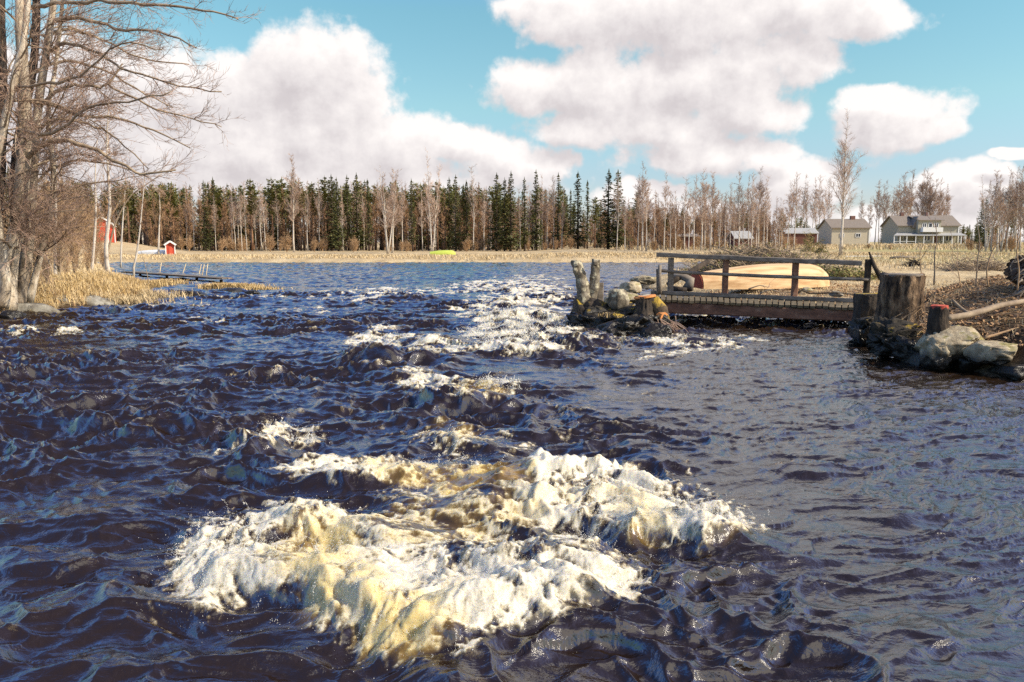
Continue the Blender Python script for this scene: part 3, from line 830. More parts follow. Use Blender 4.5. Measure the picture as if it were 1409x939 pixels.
def conifer(seed, H, rad, kind='spruce', first=0.06, dens=1.0):
    rng = np.random.default_rng(seed)
    tm, cm = MB(), MB()
    tp = trunk_path(H, rng, 0.008, 0.01)
    tm.tube(tp, [0.17*H/13*(1-0.95*(i/8))+0.01 for i in range(9)], n=5)
    V, T = [], []
    zs = []
    z = first*H
    while z < H*0.985:
        zs.append(z); z += (0.30 if kind == 'spruce' else 0.36)*(0.7+0.6*rng.random())*H/13/dens
    n = 0
    for z in zs:
        t = z/H
        if kind == 'spruce':
            rr = rad*(1-t)**0.80*min(1, (t-first)*6+0.45)*rng.uniform(.72, 1.15)
            nb = int(6+3*(1-t)); droop = -0.30+0.5*t
        else:
            q = (t-first)/(1-first)
            rr = rad*math.sin(min(1, q*0.85+0.15)*math.pi)**0.6*rng.uniform(.5, 1.2)
            nb = 6; droop = 0.25
        for b in range(nb):
            az = rng.random()*6.283
            L = rr*rng.uniform(.55, 1.15)+0.06
            d = np.array([math.cos(az), math.sin(az), droop+rng.normal(0, .12)])
            side = np.array([-math.sin(az), math.cos(az), 0])
            p0 = np.array([np.interp(z, tp[:, 2], tp[:, 0]), np.interp(z, tp[:, 2], tp[:, 1]), z])
            ns = max(2, int(L/0.38*dens)+1)
            for k in range(ns):
                f = (k+0.45)/ns
                c = p0 + d*L*f + rng.normal(0, .05, 3) + np.array([0, 0, 0.14*f*f*L])
                w = (0.24 if kind == 'spruce' else 0.30)*(1.25-0.55*f)*rng.uniform(.7, 1.3)*min(1.2, 0.5+L/1.8)
                for sgn in (-1, 1):
                    tip = c + side*sgn*w*rng.uniform(.7, 1.3) + d*w*rng.uniform(.3, 1.1) + np.array([0, 0, rng.normal(-.08 if kind == 'spruce' else .12, .10)])
                    e = c + d*w*0.9*rng.uniform(.6, 1.2) + rng.normal(0, .05, 3)
                    g = c - d*w*0.35 + np.array([0, 0, rng.normal(-.05, .06)])
                    V += [g, tip, e]; T.append((n, n+1, n+2)); n += 3
    # the leader
    top = tp[-1]
    for k in range(4):
        a = k*1.57
        V += [top+np.array([0, 0, .45*H/13]), top+np.array([math.cos(a)*.10, math.sin(a)*.10, -.3]), top+np.array([math.cos(a+1)*.10, math.sin(a+1)*.10, -.3])]
        T.append((n, n+1, n+2)); n += 3
    cm.add(V, tris=T)
    return tm, cm

# -- one of each kind, then copies
HIDDEN = []
def proto_objs(name, tm, cm, mt, mc):
    root = bpy.data.objects.new(name, None)
    a = tm.build('trunk', mt, root, smooth=True); b = cm.build('crown', mc, root)
    COL.objects.link(root)
    HIDDEN.append(root)
    return root

KINDS = {}
def reg(kind, H, lst): KINDS[kind] = (H, lst)
reg('birch', 12.0, [proto_objs('bare_birch', *bare_tree(100+i, 12, 0.13, 2.2, 0.28, 34, 5.2, 10.0, 0.013, 0.58, 1, 0.02), M['birch'], M['twig_far']) for i in range(4)])
reg('birch_slim', 12.0, [proto_objs('bare_birch', *bare_tree(120+i, 12, 0.095, 1.7, 0.34, 28, 5.0, 10.0, 0.012, 0.52, 1, 0.02), M['birch'], M['twig_far']) for i in range(4)])
reg('birch_clump', 12.0, [proto_objs('bare_birch', *bare_tree(130+i, 12, 0.13, 1.9, 0.25, 20, 4.2, 8.5, 0.012, 0.55, 3, 0.02), M['birch'], M['twig_far']) for i in range(2)])
reg('rust', 11.0, [proto_objs('bare_alder', *bare_tree(140+i, 11, 0.11, 1.7, 0.12, 30, 4.6, 8.5, 0.014, 0.6, 1, 0.03), M['dark_trunk'], M['twig_rust']) for i in range(3)])
reg('spruce', 13.0, [proto_objs('spruce_tree', *conifer(150+i, 13, 1.75, 'spruce', 0.05), M['dark_trunk'], M['spruce']) for i in range(4)])
reg('spruce_slim', 13.0, [proto_objs('spruce_tree', *conifer(160+i, 13, 1.15, 'spruce', 0.12), M['dark_trunk'], M['spruce']) for i in range(3)])
reg('pine', 13.0, [proto_objs('pine_tree', *conifer(170+i, 13, 1.35, 'pine', 0.52), M['pine_trunk'], M['pine']) for i in range(4)])
reg('bushy', 5.0, [proto_objs('bare_bush', *bare_tree(180+i, 5, 0.06, 1.5, 0.05, 20, 4.5, 9.0, 0.012, 0.7, 4, 0.1), M['twig_tan'], M['twig_tan']) for i in range(3)])

_cnt = {}
def tree_at(kind, px, top, base, dist, label, group, cat, rz=None, name=None, width=1.0):
    """a tree standing on the land in the photo's direction px, at a given distance, with the height the photo shows"""
    H0, lst = KINDS[kind]
    k = _cnt.get(kind, 0); _cnt[kind] = k+1
    src = lst[k % len(lst)]
    p = D(px, base, dist); z = LZ(p.x, p.y)
    topz = D(px, top, dist).z
    s = (topz - z + 0.05)/H0
    o = copy_tree(src)
    if name: o.name = name
    o.location = (p.x, p.y, z-0.05); o.rotation_euler = (0, 0, random.uniform(0, 6.28) if rz is None else rz)
    o.scale = (s*width, s*width, s)
    tag(o, label, cat, group)
    return o

# ------------------------------------------------------------------ forest seen individually
random.seed(77)
GB = 'bare birches along the forest edge across the water'
def nth(names, xs):
    return names
birch_px = [(258,262,343),(267,255,343),(297,268,341),(320,252,342),(324,262,341),(328,258,340),(333,262,341),(339,248,342),(352,262,342),(360,250,341),(366,256,342),(383,258,341),
            (423,248,342),(439,246,343),(446,262,343),(472,258,343),(494,246,343),(501,258,343),(554,246,343),(581,262,343),(625,262,344),(651,226,345),(665,262,344),(676,275,344),
            (704,262,345),(716,258,345),(727,262,345),(735,270,345),(746,240,346),(743,252,346),(752,262,346),(762,240,346),(773,262,346)]
marks_left = [(235,'small red hut'),(404,'tall lone birch'),(534,'three-stemmed birch clump'),(595,'tall forked birch'),(688,'pair of dark spruces'),(795,'dark pointed spruce'),(848,'two tall spruces')]
def between(x):
    for (a, na), (b, nb_) in zip(marks_left, marks_left[1:]):
        if a <= x < b: return f'between the {na} and the {nb_}'
    return 'beyond the water'
for x, t, b in birch_px:
    sl = f'slender white birch {between(x)}'
    tree_at('birch_slim', x, t, b, random.uniform(122, 131), sl, GB + ', ' + between(x), 'birch')
tree_at('birch', 404, 214, 343, 112, 'tall lone white birch standing in front of the forest edge, with a wispy top', None, 'birch', width=0.9)
tree_at('birch_clump', 534, 226, 349, 98, 'three-stemmed white birch clump on the far bank before the dark spruces', None, 'birch', width=1.05)
tree_at('birch', 541, 232, 347, 103, 'leaning white birch right behind the three-stemmed clump', None, 'birch')
tree_at('birch_clump', 595, 206, 346, 106, 'tallest forked white birch, beside the yellow-green upturned boat', None, 'birch', width=0.85)
GS = 'dark spruces in the far forest'
for x, t, b, kd, lb in [(457,242,341,'spruce','broad dark spruce of the far forest right of the tall lone birch'),(466,246,341,'spruce','second dark spruce right of the tall lone birch'),(480,243,342,'spruce_slim','spruce left of the three-stemmed birch clump'),(492,240,342,'spruce','pointed spruce touching the left side of the three-stemmed clump'),
        (508,248,342,'spruce_slim','dark slim spruce behind the birch clump'),(284,250,341,'spruce','dark broad spruce above the small red hut, with rusty twigs around'),(296,246,341,'spruce_slim','slim spruce right behind the dark broad one above the hut'),
        (568,248,343,'spruce_slim','spruce just left of the tall forked birch'),(618,246,343,'spruce','dark spruce above the yellow-green upturned boat'),(627,243,343,'spruce','spruce right of the yellow-green upturned boat'),(643,250,343,'spruce_slim','slim spruce midway between the green boat and the pair of dark spruces'),
        (683,240,345,'spruce','left one of the pair of dark spruces at the forest gap'),(694,246,345,'spruce','darkest spruce wedged inside the pair'),(702,238,345,'spruce','right one of the pair of dark spruces at the forest gap'),
        (722,246,344,'spruce_slim','slim spruce behind white trunks right of the dark pair'),(738,236,345,'spruce','tall spruce amid white trunks, tallest right of the dark pair'),(767,240,345,'spruce_slim','narrow spruce left of the dark pointed one'),
        (795,238,342,'spruce','single dark pointed spruce with sky on both sides'),(808,250,343,'spruce_slim','thin pale spruce just right of the pointed dark one'),(785,262,343,'spruce_slim','low slim spruce at the foot of the pointed dark one'),
        (837,235,345,'spruce','left one of the two tall spruces at the end of the forest'),(850,236,345,'spruce','right one of the two tall spruces, behind a thin birch')]:
    tree_at(kd, x, t, b, random.uniform(118, 128), lb, GS, 'spruce', width=1.55 if x in (837, 850) else (1.3 if x in (795, 683, 702, 457) else 1.1))
for x, t, b, lb in [(347,248,342,'green-topped pine left of the tall lone birch'),(376,246,341,'green-topped pine with bare orange trunk near the tall lone birch'),(386,250,341,'rounded pine crown in the middle of the left forest'),(390,246,342,'bright green pine beside the tall lone birch'),
        (414,250,342,'pine directly right of the tall lone birch'),(432,252,342,'pine between two white trunks'),(448,244,342,'bright green pine left of the broad dark spruce'),(602,250,343,'pine behind the forked birch'),(571,252,343,'green pine before the forked birch'),(640,258,343,'pine over the green boat'),(818,272,344,'short pale pine in the gap before the two tall spruces')]:
    tree_at('pine', x, t, b, random.uniform(126, 134), lb, 'pines in the far forest', 'pine', width=1.25)
for x, t in [(205,262),(215,255),(227,262),(240,256),(250,262),(262,250),(280,255),(310,262),(410,262),(420,258),(428,262),(518,248),(527,240),(547,246),(556,250),(566,256),(590,258),(612,262),(655,258),(660,250),(712,268),(758,262),(765,262),(862,272),(826,276),(832,280),(275,252),(290,260),(313,256),(345,258),(365,262),(395,256),(436,262),(452,256),(487,258),(504,252),(514,256),(537,250),(576,252),(608,256),(634,254),(648,262),(670,270),(732,262),(750,258)]:
    tree_at('rust', x, t, 343, random.uniform(124, 134), f'rusty leafless tree {between(x)}', 'rusty bare trees ' + between(x), 'bare tree', width=1.3)
# the airy birch wood on the right
GR = 'bare birches of the open wood behind the bridge'
for x, t, b in [(848,238,348),(860,270,347),(878,240,349),(884,226,349),(889,234,349),(899,262,349),(913,236,348),(922,262,348),(929,262,347),(942,244,348),(947,256,348),(954,240,348),(964,232,349),(977,238,349),(969,250,348),(989,266,347),(997,262,347),(1004,250,348),(1009,262,347),(1016,236,348),(1021,262,346),
                (1030,240,346),(1034,236,346),(1040,262,346),(1043,233,347),(1050,240,346),(1055,262,345),(1067,270,344),(1072,272,344),(1076,274,344),(1083,250,344),(1093,236,342)]:
    side = 'left of the wooden shed' if x < 920 else ('in front of the wooden shed' if x < 985 else ('between the wooden shed and the lean-to' if x < 1036 else 'behind the brush pile'))
    tree_at('birch_slim' if x not in (884, 964, 977, 1016, 1043) else 'birch', x, t, b, random.uniform(96, 112), f'slender white birch of the open wood {side}', GR + ', ' + side, 'birch', width=1.0)
for x, t, b in [(1102,240,338),(1106,252,338),(1116,244,338),(1126,240,338),(1140,246,337),(1131,256,337),(1120,262,337),(1088,246,338)]:
    tree_at('birch_slim', x, t, b, random.uniform(180, 205), 'thin pale birch behind the red shed with grey roof', 'thin birches behind the red shed', 'birch', width=1.15)
for x, t, b in [(1185,262,335),(1203,250,335),(1209,246,335),(1214,252,335),(1219,248,335),(1226,256,335),(1196,270,335)]:
    tree_at('birch_slim', x, t, b, random.uniform(215, 235), 'thin bare birch rising between the beige house and the large house', 'birches between the two houses', 'birch', width=1.1)
for x, t, b in [(1235,246,335),(1243,238,335),(1250,233,335),(1264,236,335),(1270,232,335),(1278,240,335),(1285,246,335),(1292,248,335),(1297,254,335)]:
    tree_at('birch', x, t, b, random.uniform(218, 240), 'bare birch rising above the roof of the large house', 'birches above the large house', 'birch', width=1.0)
for i, (x, t, b) in enumerate([(1357,240,337),(1364,236,337),(1372,240,337),(1378,232,337),(1385,238,337),(1391,230,337),(1398,236,337),(1404,228,337),(1412,236,337),(1425,232,337)]):
    tree_at('birch_clump' if i % 3 == 0 else 'birch', x, t, b, random.uniform(88, 98), 'tan leafless tree of the thicket behind the root wad', 'leafless thicket behind the root wad', 'bare tree', width=1.0)
# the single tall birch on the field
bt, bc = bare_tree(300, 12.6, 0.15, 2.5, 0.24, 46, 5.0, 8.5, 0.0075, 0.62, 1, 0.012, sublen=0.42)
gp = ground_at(1157, 352)
q = D(1157, 158, gp.y)
sc_ = (q.z-gp.z)/12.6
place_pair('birch_tree', bt, bc, M['birch'], M['twig_far'], gp, 'tall solitary white birch on the field in front of the beige house', 'birch', None, 0.4, sc_)

# -- shrubs at the foot of the forest
for i, (x, t, b, dd) in enumerate([(305,325,342,118),(372,322,342,116),(395,320,344,112),(432,326,343,116),(486,330,344,112),(560,330,345,112),(642,326,345,114),(900,328,348,98),(1195,334,341,120),(1225,335,341,112)]):
    tree_at('bushy', x, t, b, dd, 'low reddish bush of bare shoots at the foot of the far forest', 'bushes at the foot of the forest', 'bush', width=1.6)

# ------------------------------------------------------------------ forest mass behind (reads as one dark wood)
def merged(o_list, placements, name, loc_fn):
    """one mesh holding many reduced trees, for the depth of the wood"""
    mb = MB()
    mats = []
    return mb
def mesh_arrays(o):
    me = o.data
    v = np.empty(len(me.vertices)*3, np.float32); me.vertices.foreach_get('co', v)
    n = len(me.polygons)
    ls = np.empty(n, np.int32); me.polygons.foreach_get('loop_start', ls)
    lt = np.empty(n, np.int32); me.polygons.foreach_get('loop_total', lt)
    vi = np.empty(len(me.loops), np.int32); me.loops.foreach_get('vertex_index', vi)
    f3 = vi[ls[lt == 3][:, None] + np.arange(3)]; f4 = vi[ls[lt == 4][:, None] + np.arange(4)]
    return v.reshape(-1, 3), f3, f4

def wood(name, kinds, rows, mats):
    """kinds: list of (kind, material index of trunk, of crown, weight)"""
    rng = np.random.default_rng(9)
    mb = MB(); cache = {}
    for (x0, x1, d0, d1, n, top0, top1) in rows:
        for i in range(n):
            px = rng.uniform(x0, x1); dist = rng.uniform(d0, d1)
            kd, mt, mc = kinds[rng.choice(len(kinds), p=[k[3] for k in kinds])][:3]
            H0, lst = KINDS[kd]; src = lst[rng.integers(len(lst))]
            p = D(px, 340, dist); z = LZ(p.x, p.y)
            top = D(px, rng.uniform(top0, top1), dist).z
            s = (top-z)/H0; a = rng.uniform(0, 6.28); wd = s*rng.uniform(1.05, 1.6)
            for ch, mi in zip(src.children, (mt, mc)):
                if ch.name.startswith('crown') != (mi == mc): pass
                key = ch.data.name
                if key not in cache: cache[key] = mesh_arrays(ch)
                v, f3, f4 = cache[key]
                is_crown = ch.name.startswith('crown')
                ca, sa = math.cos(a)*wd, math.sin(a)*wd
                w = np.stack([v[:, 0]*ca - v[:, 1]*sa + p.x, v[:, 0]*sa + v[:, 1]*ca + p.y, v[:, 2]*s + z-0.05], 1)
                mb.mi = mc if is_crown else mt
                mb.add(w, tris=f3, quads=f4)
    o = mb.build(name, mats)
    tag(o, kind='stuff'); return o
MW = [M['dark_trunk'], M['spruce'], M['pine_trunk'], M['pine'], M['birch'], M['twig_far'], M['twig_rust'], M['twig_tan']]
wood('forest', [('spruce', 0, 1, .17), ('spruce_slim', 0, 1, .09), ('pine', 2, 3, .31), ('rust', 0, 6, .30), ('birch_slim', 4, 5, .13)],
     [(-140, 60, 100, 150, 50, 225, 262), (60, 560, 132, 150, 120, 247, 264), (60, 640, 150, 175, 120, 252, 268), (560, 782, 132, 150, 55, 252, 275), (600, 780, 150, 175, 50, 256, 285), (60, 880, 175, 200, 130, 275, 300), (818, 870, 135, 160, 12, 268, 292)], MW)
wood('forest', [('rust', 0, 6, .66), ('birch_slim', 4, 5, .22), ('pine', 2, 3, .12)],
     [(855, 1080, 140, 190, 200, 284, 300), (860, 1010, 115, 140, 45, 262, 300), (785, 850, 150, 190, 16, 285, 305)], MW)
wood('forest', [('spruce', 0, 1, .40), ('pine', 2, 3, .40), ('rust', 0, 6, .20)],
     [(1040, 1420, 270, 340, 110, 306, 324), (1040, 1110, 240, 280, 22, 298, 312), (1318, 1350, 200, 230, 14, 306, 316), (1345, 1480, 120, 150, 18, 272, 300)], MW)
wood('undergrowth', [('bushy', 7, 7, 1.0)],
     [(60, 900, 119, 128, 70, 322, 337), (60, 880, 140, 160, 130, 300, 325), (860, 1100, 112, 130, 60, 318, 338), (1330, 1440, 90, 110, 12, 318, 332)], MW)

for r_ in HIDDEN:      # the patterns themselves are not part of the place
    for c_ in list(r_.children): bpy.data.objects.remove(c_)
    bpy.data.objects.remove(r_)

# ------------------------------------------------------------------ the big alder on the left bank
def px_path(pts, d0):
    """pixels (x, y[, extra depth]) to world points around the distance d0"""
    return [np.array(D(p[0], p[1], d0+(p[2] if len(p) > 2 else 0))) for p in pts]

def smooth_path(P, n=4):
    P = [np.asarray(p, float) for p in P]
    out = []
    for i in range(len(P)-1):
        a, b, c, d = P[max(i-1, 0)], P[i], P[i+1], P[min(i+2, len(P)-1)]
        for k in range(n):
            t = k/n
            out.append(0.5*((2*b)+(-a+c)*t+(2*a-5*b+4*c-d)*t*t+(-a+3*b-3*c+d)*t**3))
    out.append(P[-1]); return out

def big_alder():
    rng = np.random.default_rng(31)
    d0 = 19.5
    base = ground_at(12, 412); d0 = base.y
    root = empty('alder_tree', base, 'large old alder with several grey mottled trunks leaning over the left bank', 'alder')
    L0 = np.array(base)
    trunks = [([(-14,425),(-12,330),(-2,230,.3),(2,120,.3),(0,0,.4),(4,-170,.5)], .26, 'alder_dark_shaded'),
              ([(8,425,-.3),(14,360,-.3),(26,300,-.3),(32,220,-.4),(34,150,-.4),(30,60,-.5),(28,0,-.5),(34,-160,-.5)], .27, 'alder'),
              ([(2,422,-.8),(8,390,-.8),(0,330,-.9),(-8,250,-1),(4,180,-1),(22,100,-1),(36,30,-1),(44,-120,-1.1)], .17, 'alder'),
              ([(24,420,.2),(34,370,.2),(42,300,.2),(46,230,.1),(52,150,.1),(64,70,0),(74,0,0),(88,-140,-.2)], .19, 'alder'),
              ([(12,420,.8),(24,340,.8),(20,250,.8),(30,170,.9),(46,90,1.0),(50,0,1.1),(48,-140,1.1)], .20, 'alder_dark_shaded'),
              ([(40,415,.6),(56,350,.6),(70,290,.5),(74,240,.5),(66,160,.6),(78,80,.7),(92,-60,.8)], .11, 'alder')]
    paths = []
    for pts, r, mt in trunks:
        P = smooth_path(px_path(pts, d0), 4); n = len(P)
        mb = MB(); mb.tube([p-L0 for p in P], [0.86*r*(1.25-0.25*min(1, i/3))*(1-0.62*i/n)*(1+rng.normal(0, .05)) for i in range(n)], n=12, jit=0.05)
        mb.build('trunk', M[mt], root, smooth=True)
        paths.append((P, r))
    limbs_px = [([(30,225,-.4),(55,200,-.6),(88,194,-.8),(125,204,-1.0),(165,225,-1.1),(195,240,-1.2),(240,234,-1.2)], .075),
                ([(40,140,-.4),(75,145,-.2),(112,160,0),(160,163,.2),(210,180,.3),(262,203,.4)], .05),
                ([(52,150,.1),(85,122,.2),(120,118,.3),(150,116,.4),(168,88,.4)], .055), ([(150,116,.4),(200,145,.5),(250,160,.6),(305,172,.7)], .028),
                ([(62,75,0),(90,60,-.2),(130,70,-.4),(170,95,-.5),(225,112,-.6),(305,128,-.7)], .045),
                ([(70,30,0),(110,25,-.3),(160,40,-.6),(215,45,-.9),(270,66,-1.2)], .05),
                ([(40,10,-.5),(90,4,-.8),(150,2,-1.1),(215,8,-1.3),(280,14,-1.4),(330,26,-1.5)], .05),
                ([(40,190,.1),(75,165,.4),(120,170,.7),(160,192,.9),(205,232,1.1)], .04),
                ([(50,-5,0),(110,-35,.2),(190,-40,.4),(285,-8,.6)], .05),
                ([(44,260,.2),(70,232,.6),(110,222,1.0),(160,228,1.3),(215,250,1.5)], .035),
                ([(46,100,1),(85,85,1.4),(135,92,1.9),(185,120,2.3),(240,150,2.6)], .045),
                ([(30,180,-1),(70,185,-1.6),(120,150,-2.0),(175,140,-2.4),(235,128,-2.7)], .04),
                ([(20,120,-1),(70,115,-1.4),(110,105,-1.8),(165,60,-2.2),(225,70,-2.5)], .035),
                ([(44,300,.2),(66,270,.3),(88,262,.5),(120,270,.7)], .03), ([(24,-40,-.5),(90,-60,-.8),(170,-75,-1),(250,-40,-1.2)], .06),
                ([(60,50,.7),(100,40,1.2),(150,60,1.8),(200,82,2.2),(262,88,2.6)], .04)]
    lm = MB(); limbs = []
    for pts, r in limbs_px:
        P = smooth_path(px_path(pts, d0), 4)
        P = [p + rng.normal(0, .02, 3) for p in P]; n = len(P)
        lm.tube([p-L0 for p in P], [r*(1-0.85*i/n)+0.006 for i in range(n)], n=6, jit=.05); limbs.append((P, r))
    # more limbs from every trunk, in all directions
    for P, r in paths:
        for k in range(15):
            i = rng.integers(4, len(P)-2); p = P[i]; az = rng.normal(0.0, 1.25); Ln = rng.uniform(1.0, 3.2)
            d = np.array([math.cos(az), math.sin(az), rng.uniform(.2, .9)]); d /= np.linalg.norm(d)
            path = [p]
            for j in range(9):
                d = d + rng.normal(0, .12, 3) + np.array([0, 0, .02-.03*j*.4]); d /= np.linalg.norm(d); path.append(path[-1]+d*Ln/9)
            rl = rng.uniform(.014, .035)
            lm.tube([q-L0 for q in path], [rl*(1-.85*j/10)+.004 for j in range(10)], n=5, cap=False); limbs.append((path, rl))
    lm.build('limb', M['limb'], root, smooth=True)
    cm = MB(); subs = []
    for P, r in limbs:
        tot = sum(np.linalg.norm(P[i+1]-P[i]) for i in range(len(P)-1))
        for k in range(int(tot*5.5)):
            f = rng.uniform(.18, 1.0); i = min(len(P)-2, int(f*(len(P)-1)))
            ax = P[i+1]-P[i]; ax /= np.linalg.norm(ax)+1e-9
            rn = rng.normal(0, 1, 3); sd = rn-ax*rn.dot(ax); sd /= np.linalg.norm(sd)
            d = ax*0.95 + sd*0.75 + np.array([.12, 0, .05]); d /= np.linalg.norm(d)
            Ln = rng.uniform(.5, 1.5)*(1.15-.6*f)
            path = [P[i]]
            for j in range(6):
                d = d + rng.normal(0, .13, 3) + np.array([0.015, 0, .03]); d /= np.linalg.norm(d); path.append(path[-1]+d*Ln/6)
            cm.tube([q-L0 for q in path], [.0095*(1-.75*j/6) for j in range(7)], n=3, cap=False); subs.append([q-L0 for q in path])
    s1 = twig_cloud(cm, subs, rng, 5.5, 0.6, 0.0050, up=0.1, spread=0.7)
    s1p = [np.stack(q) for q in zip(*s1)]
    twig_cloud(cm, s1p, rng, 6.5, 0.28, 0.0038, up=0.15, spread=0.8)
    cm.build('crown', M['twig'], root)
big_alder()

# ------------------------------------------------------------------ shrubs and thin trees on the left bank
random.seed(5)
SH = [proto_objs('willow_bush', *bare_tree(400+i, 3.6, 0.035, 1.35, 0.10, 16, 4.5, 9, 0.0062, 0.65, 4, 0.10), M['limb'], M['twig_tan']) for i in range(3)]
KINDS['shrub'] = (3.6, SH)
sd_ = [(48,320,408,23,'brown bush at the foot of the old alder trunks'),(84,285,396,27,'tan bush right of the old alder, taller than its neighbours'),(104,300,390,30,'dense tan bush in the middle of the left bank'),(66,345,400,24,'low reddish bush before the alder trunks'),
       (128,300,384,38,'bush on the left bank in front of the red barn'),(108,250,384,38,'tall bush behind the middle of the left bank'),(62,240,388,34,'tall bush directly behind the old alder'),(30,270,392,30,'bush in the shade behind the alder trunks'),
       (143,332,382,40,'outermost bush on the left bank, nearest the jetty'),(92,345,393,28,'low bush on top of the grassy left bank'),(5,300,398,26,'bush behind the leftmost dark trunk'),(122,340,388,33,'low twiggy bush near the tip of the left bank'),
       (84,225,382,44,'tall pale bush far behind the alder'),(132,262,378,48,'tall loose bush before the red barn'),(-30,260,398,28,'bush beyond the dark trunk at the edge'),(55,290,385,40,'distant bush between two alder trunks'),(100,275,380,50,'farthest bush on the left bank')]
for x, t, b, dd, lb in sd_:
    tree_at('shrub', x, t, b, dd, lb, 'leafless bushes on the left bank', 'bush', width=0.85)
for r_ in SH:
    for c_ in list(r_.children): bpy.data.objects.remove(c_)
    bpy.data.objects.remove(r_)

def stem_tree(pts, d0, r, mat, label, cat='birch', group=None, name='birch_tree', seed=1, tw=5, L=0.7, sub=3.5, twr=.004, mc='twig_tan'):
    rng = np.random.default_rng(seed)
    P = smooth_path(px_path(pts, d0), 4); base = np.array(P[0]); base[2] = LZ(base[0], base[1])-0.05; P[0] = base.copy()
    root = empty(name, base, label, cat, group)
    P = [p-base for p in P]; n = len(P)
    mb = MB(); mb.tube(P, [r*(1-.85*i/n)+.004 for i in range(n)], n=7, jit=.05); mb.build('trunk', M[mat], root, smooth=True)
    cm = MB(); k = int(n*0.3)
    s0 = twig_cloud(cm, [P[k:]], rng, sub, L, r*0.14+twr, up=.55, spread=.8, tmin=0)
    s1 = twig_cloud(cm, [np.stack(q) for q in zip(*s0)], rng, tw, L*.42, twr, up=.3)
    twig_cloud(cm, [np.stack(q) for q in zip(*s1)], rng, tw, L*.22, twr*.8, up=.3)
    cm.build('crown', M[mc], root)
    return root
stem_tree([(183,372),(188,350),(192,320),(195,290),(200,235)], 40, .055, 'birch', 'thin white birch stem on the tip of the left bank', seed=1, L=1.0)
stem_tree([(150,386),(146,340),(151,290),(149,240),(147,190),(150,140)], 33, .09, 'birch', 'slim pale birch in front of the red barn', seed=2, L=1.2)
stem_tree([(126,375),(130,330),(132,285),(131,240),(134,190)], 35, .06, 'birch', 'thin pale stem left of the red barn', 'birch', seed=3, L=1.0)
stem_tree([(77,400),(76,330),(77,290),(76,250),(80,180)], 27, .06, 'birch', 'white stem directly right of the old alder trunks', 'birch', seed=4, L=1.0)
stem_tree([(142,372),(150,340),(160,305),(178,272),(200,255),(222,240)], 36, .05, 'limb', 'curved leaning sapling arching right over the red barn', 'sapling', name='leaning_sapling', seed=5, L=1.0)
stem_tree([(166,366),(168,320),(170,290),(172,262)], 62, .07, 'birch', 'pale stem just right of the red barn', 'birch', seed=6, L=1.2, twr=.007)
stem_tree([(218,350),(219,315),(220,290),(219,262)], 84, .10, 'birch', 'pale stem left of the small red hut', 'birch', seed=7, L=1.6, twr=.009)
stem_tree([(205,392,0),(201,370,0),(196,352,0),(192,340,0)], 33, .012, 'limb', 'thin dark stalk leaning over the log boom', 'stalk', name='leaning_stalk', seed=8, L=.2, tw=1, sub=1)

# ------------------------------------------------------------------ rocks
def rock(px, py, size, label, seed, mat='rock', z=0.0, rough=.22, dist=None, group=None, rot=0.0, cat='rock', sub=4, name='rock'):
    p = G(px, py, 0.0) if dist is None else D(px, py, dist)
    c = Vector((p.x, p.y + size[1]*0.6 if dist is None else p.y, z if dist is None else p.z))
    mb = MB(); mb.rock((0, 0, 0), size, seed, sub, rough, 0, rot)
    o = mb.build(name, M[mat], smooth=True); o.location = c
    return tag(o, label, cat, group)
rock(258,409,(.62,.42,.22),'pale rounded rock in the water off the left bank',1,'bank_rock')
rock(312,402,(.55,.4,.17),'flat pale rock by the reed islet in the river',2,'bank_rock')
rock(345,404,(.30,.25,.10),'small dark rock right of the reed islet',3,'mossrock')
rock(270,462,(.34,.22,.07),'submerged rock under the small wave left of the rapids',4,'wetrock')
rock(18,432,(.95,.6,.30),'low grey rock at the edge of the frame on the left bank',5,'rock')
rock(62,424,(.75,.5,.38),'grey rounded boulder under the old alder',6,'rock')
rock(103,421,(.85,.5,.36),'broad purple-grey boulder in the dry grass of the left bank',7,'rock')
rock(133,420,(.5,.4,.20),'small stone right of the broad purple-grey boulder',8,'rock')
rock(160,414,(.45,.35,.16),'flat stone at the tip of the left shore',9,'bank_rock')
rock(122,398,(.45,.4,.3),'white-topped stone behind the left shore grass',10,'bank_rock',z=.35)
rock(10,438,(.30,.25,.22),'black pointed stone at the far left waterline',11,'wetrock')
# far bank rocks
for i, (x, y, s) in enumerate([(455,358,.6),(470,359,.5),(500,358,.8),(513,357,.5),(560,358,.6),(575,357,.5),(660,357,.6),(672,356,.7),(820,358,.6),(845,358,.8),(868,357,.6),(905,358,.7),(760,359,.5)]):
    p = G(x, 360.0)
    mb = MB(); mb.rock((0,0,0),(s,s*.6,s*.4),20+i,2,.25); o = mb.build('rock', M['rock'], smooth=True); o.location = (p.x, p.y+1.0, .12)
    tag(o, 'small stone along the waterline of the far bank', 'rock', 'stones on the far waterline')

# ------------------------------------------------------------------ the rock and stump islet (left abutment)
ISL = [(822,452,(.62,.5,.42),'black mossy rock at the left foot of the bridge islet',31,'wetrock'),(868,460,(.75,.55,.40),'black wet rock at the front of the bridge islet',32,'wetrock'),
       (905,464,(.36,.4,.30),'dark wet rock under the small cut stump',33,'wetrock'),(800,445,(.30,.4,.36),'dark rock at the base of the twin stubs',34,'wetrock')]
for x, y, s, lb, sd, mt in ISL: rock(x, y, s, lb, sd, mt, rough=.5, sub=5)
rock(862,440,(.62,.45,.30),'ragged black earth and root mass carrying the grey boulder',131,'wetrock',dist=17.9,rough=.5,sub=5)
rock(822,438,(.46,.40,.30),'ragged dark mass between the twin stubs and the front rocks',132,'wetrock',dist=18.1,rough=.5,sub=5)
rock(900,446,(.40,.36,.26),'dark gnarled mass under the cut stump',133,'wetrock',dist=17.5,rough=.5,sub=5)
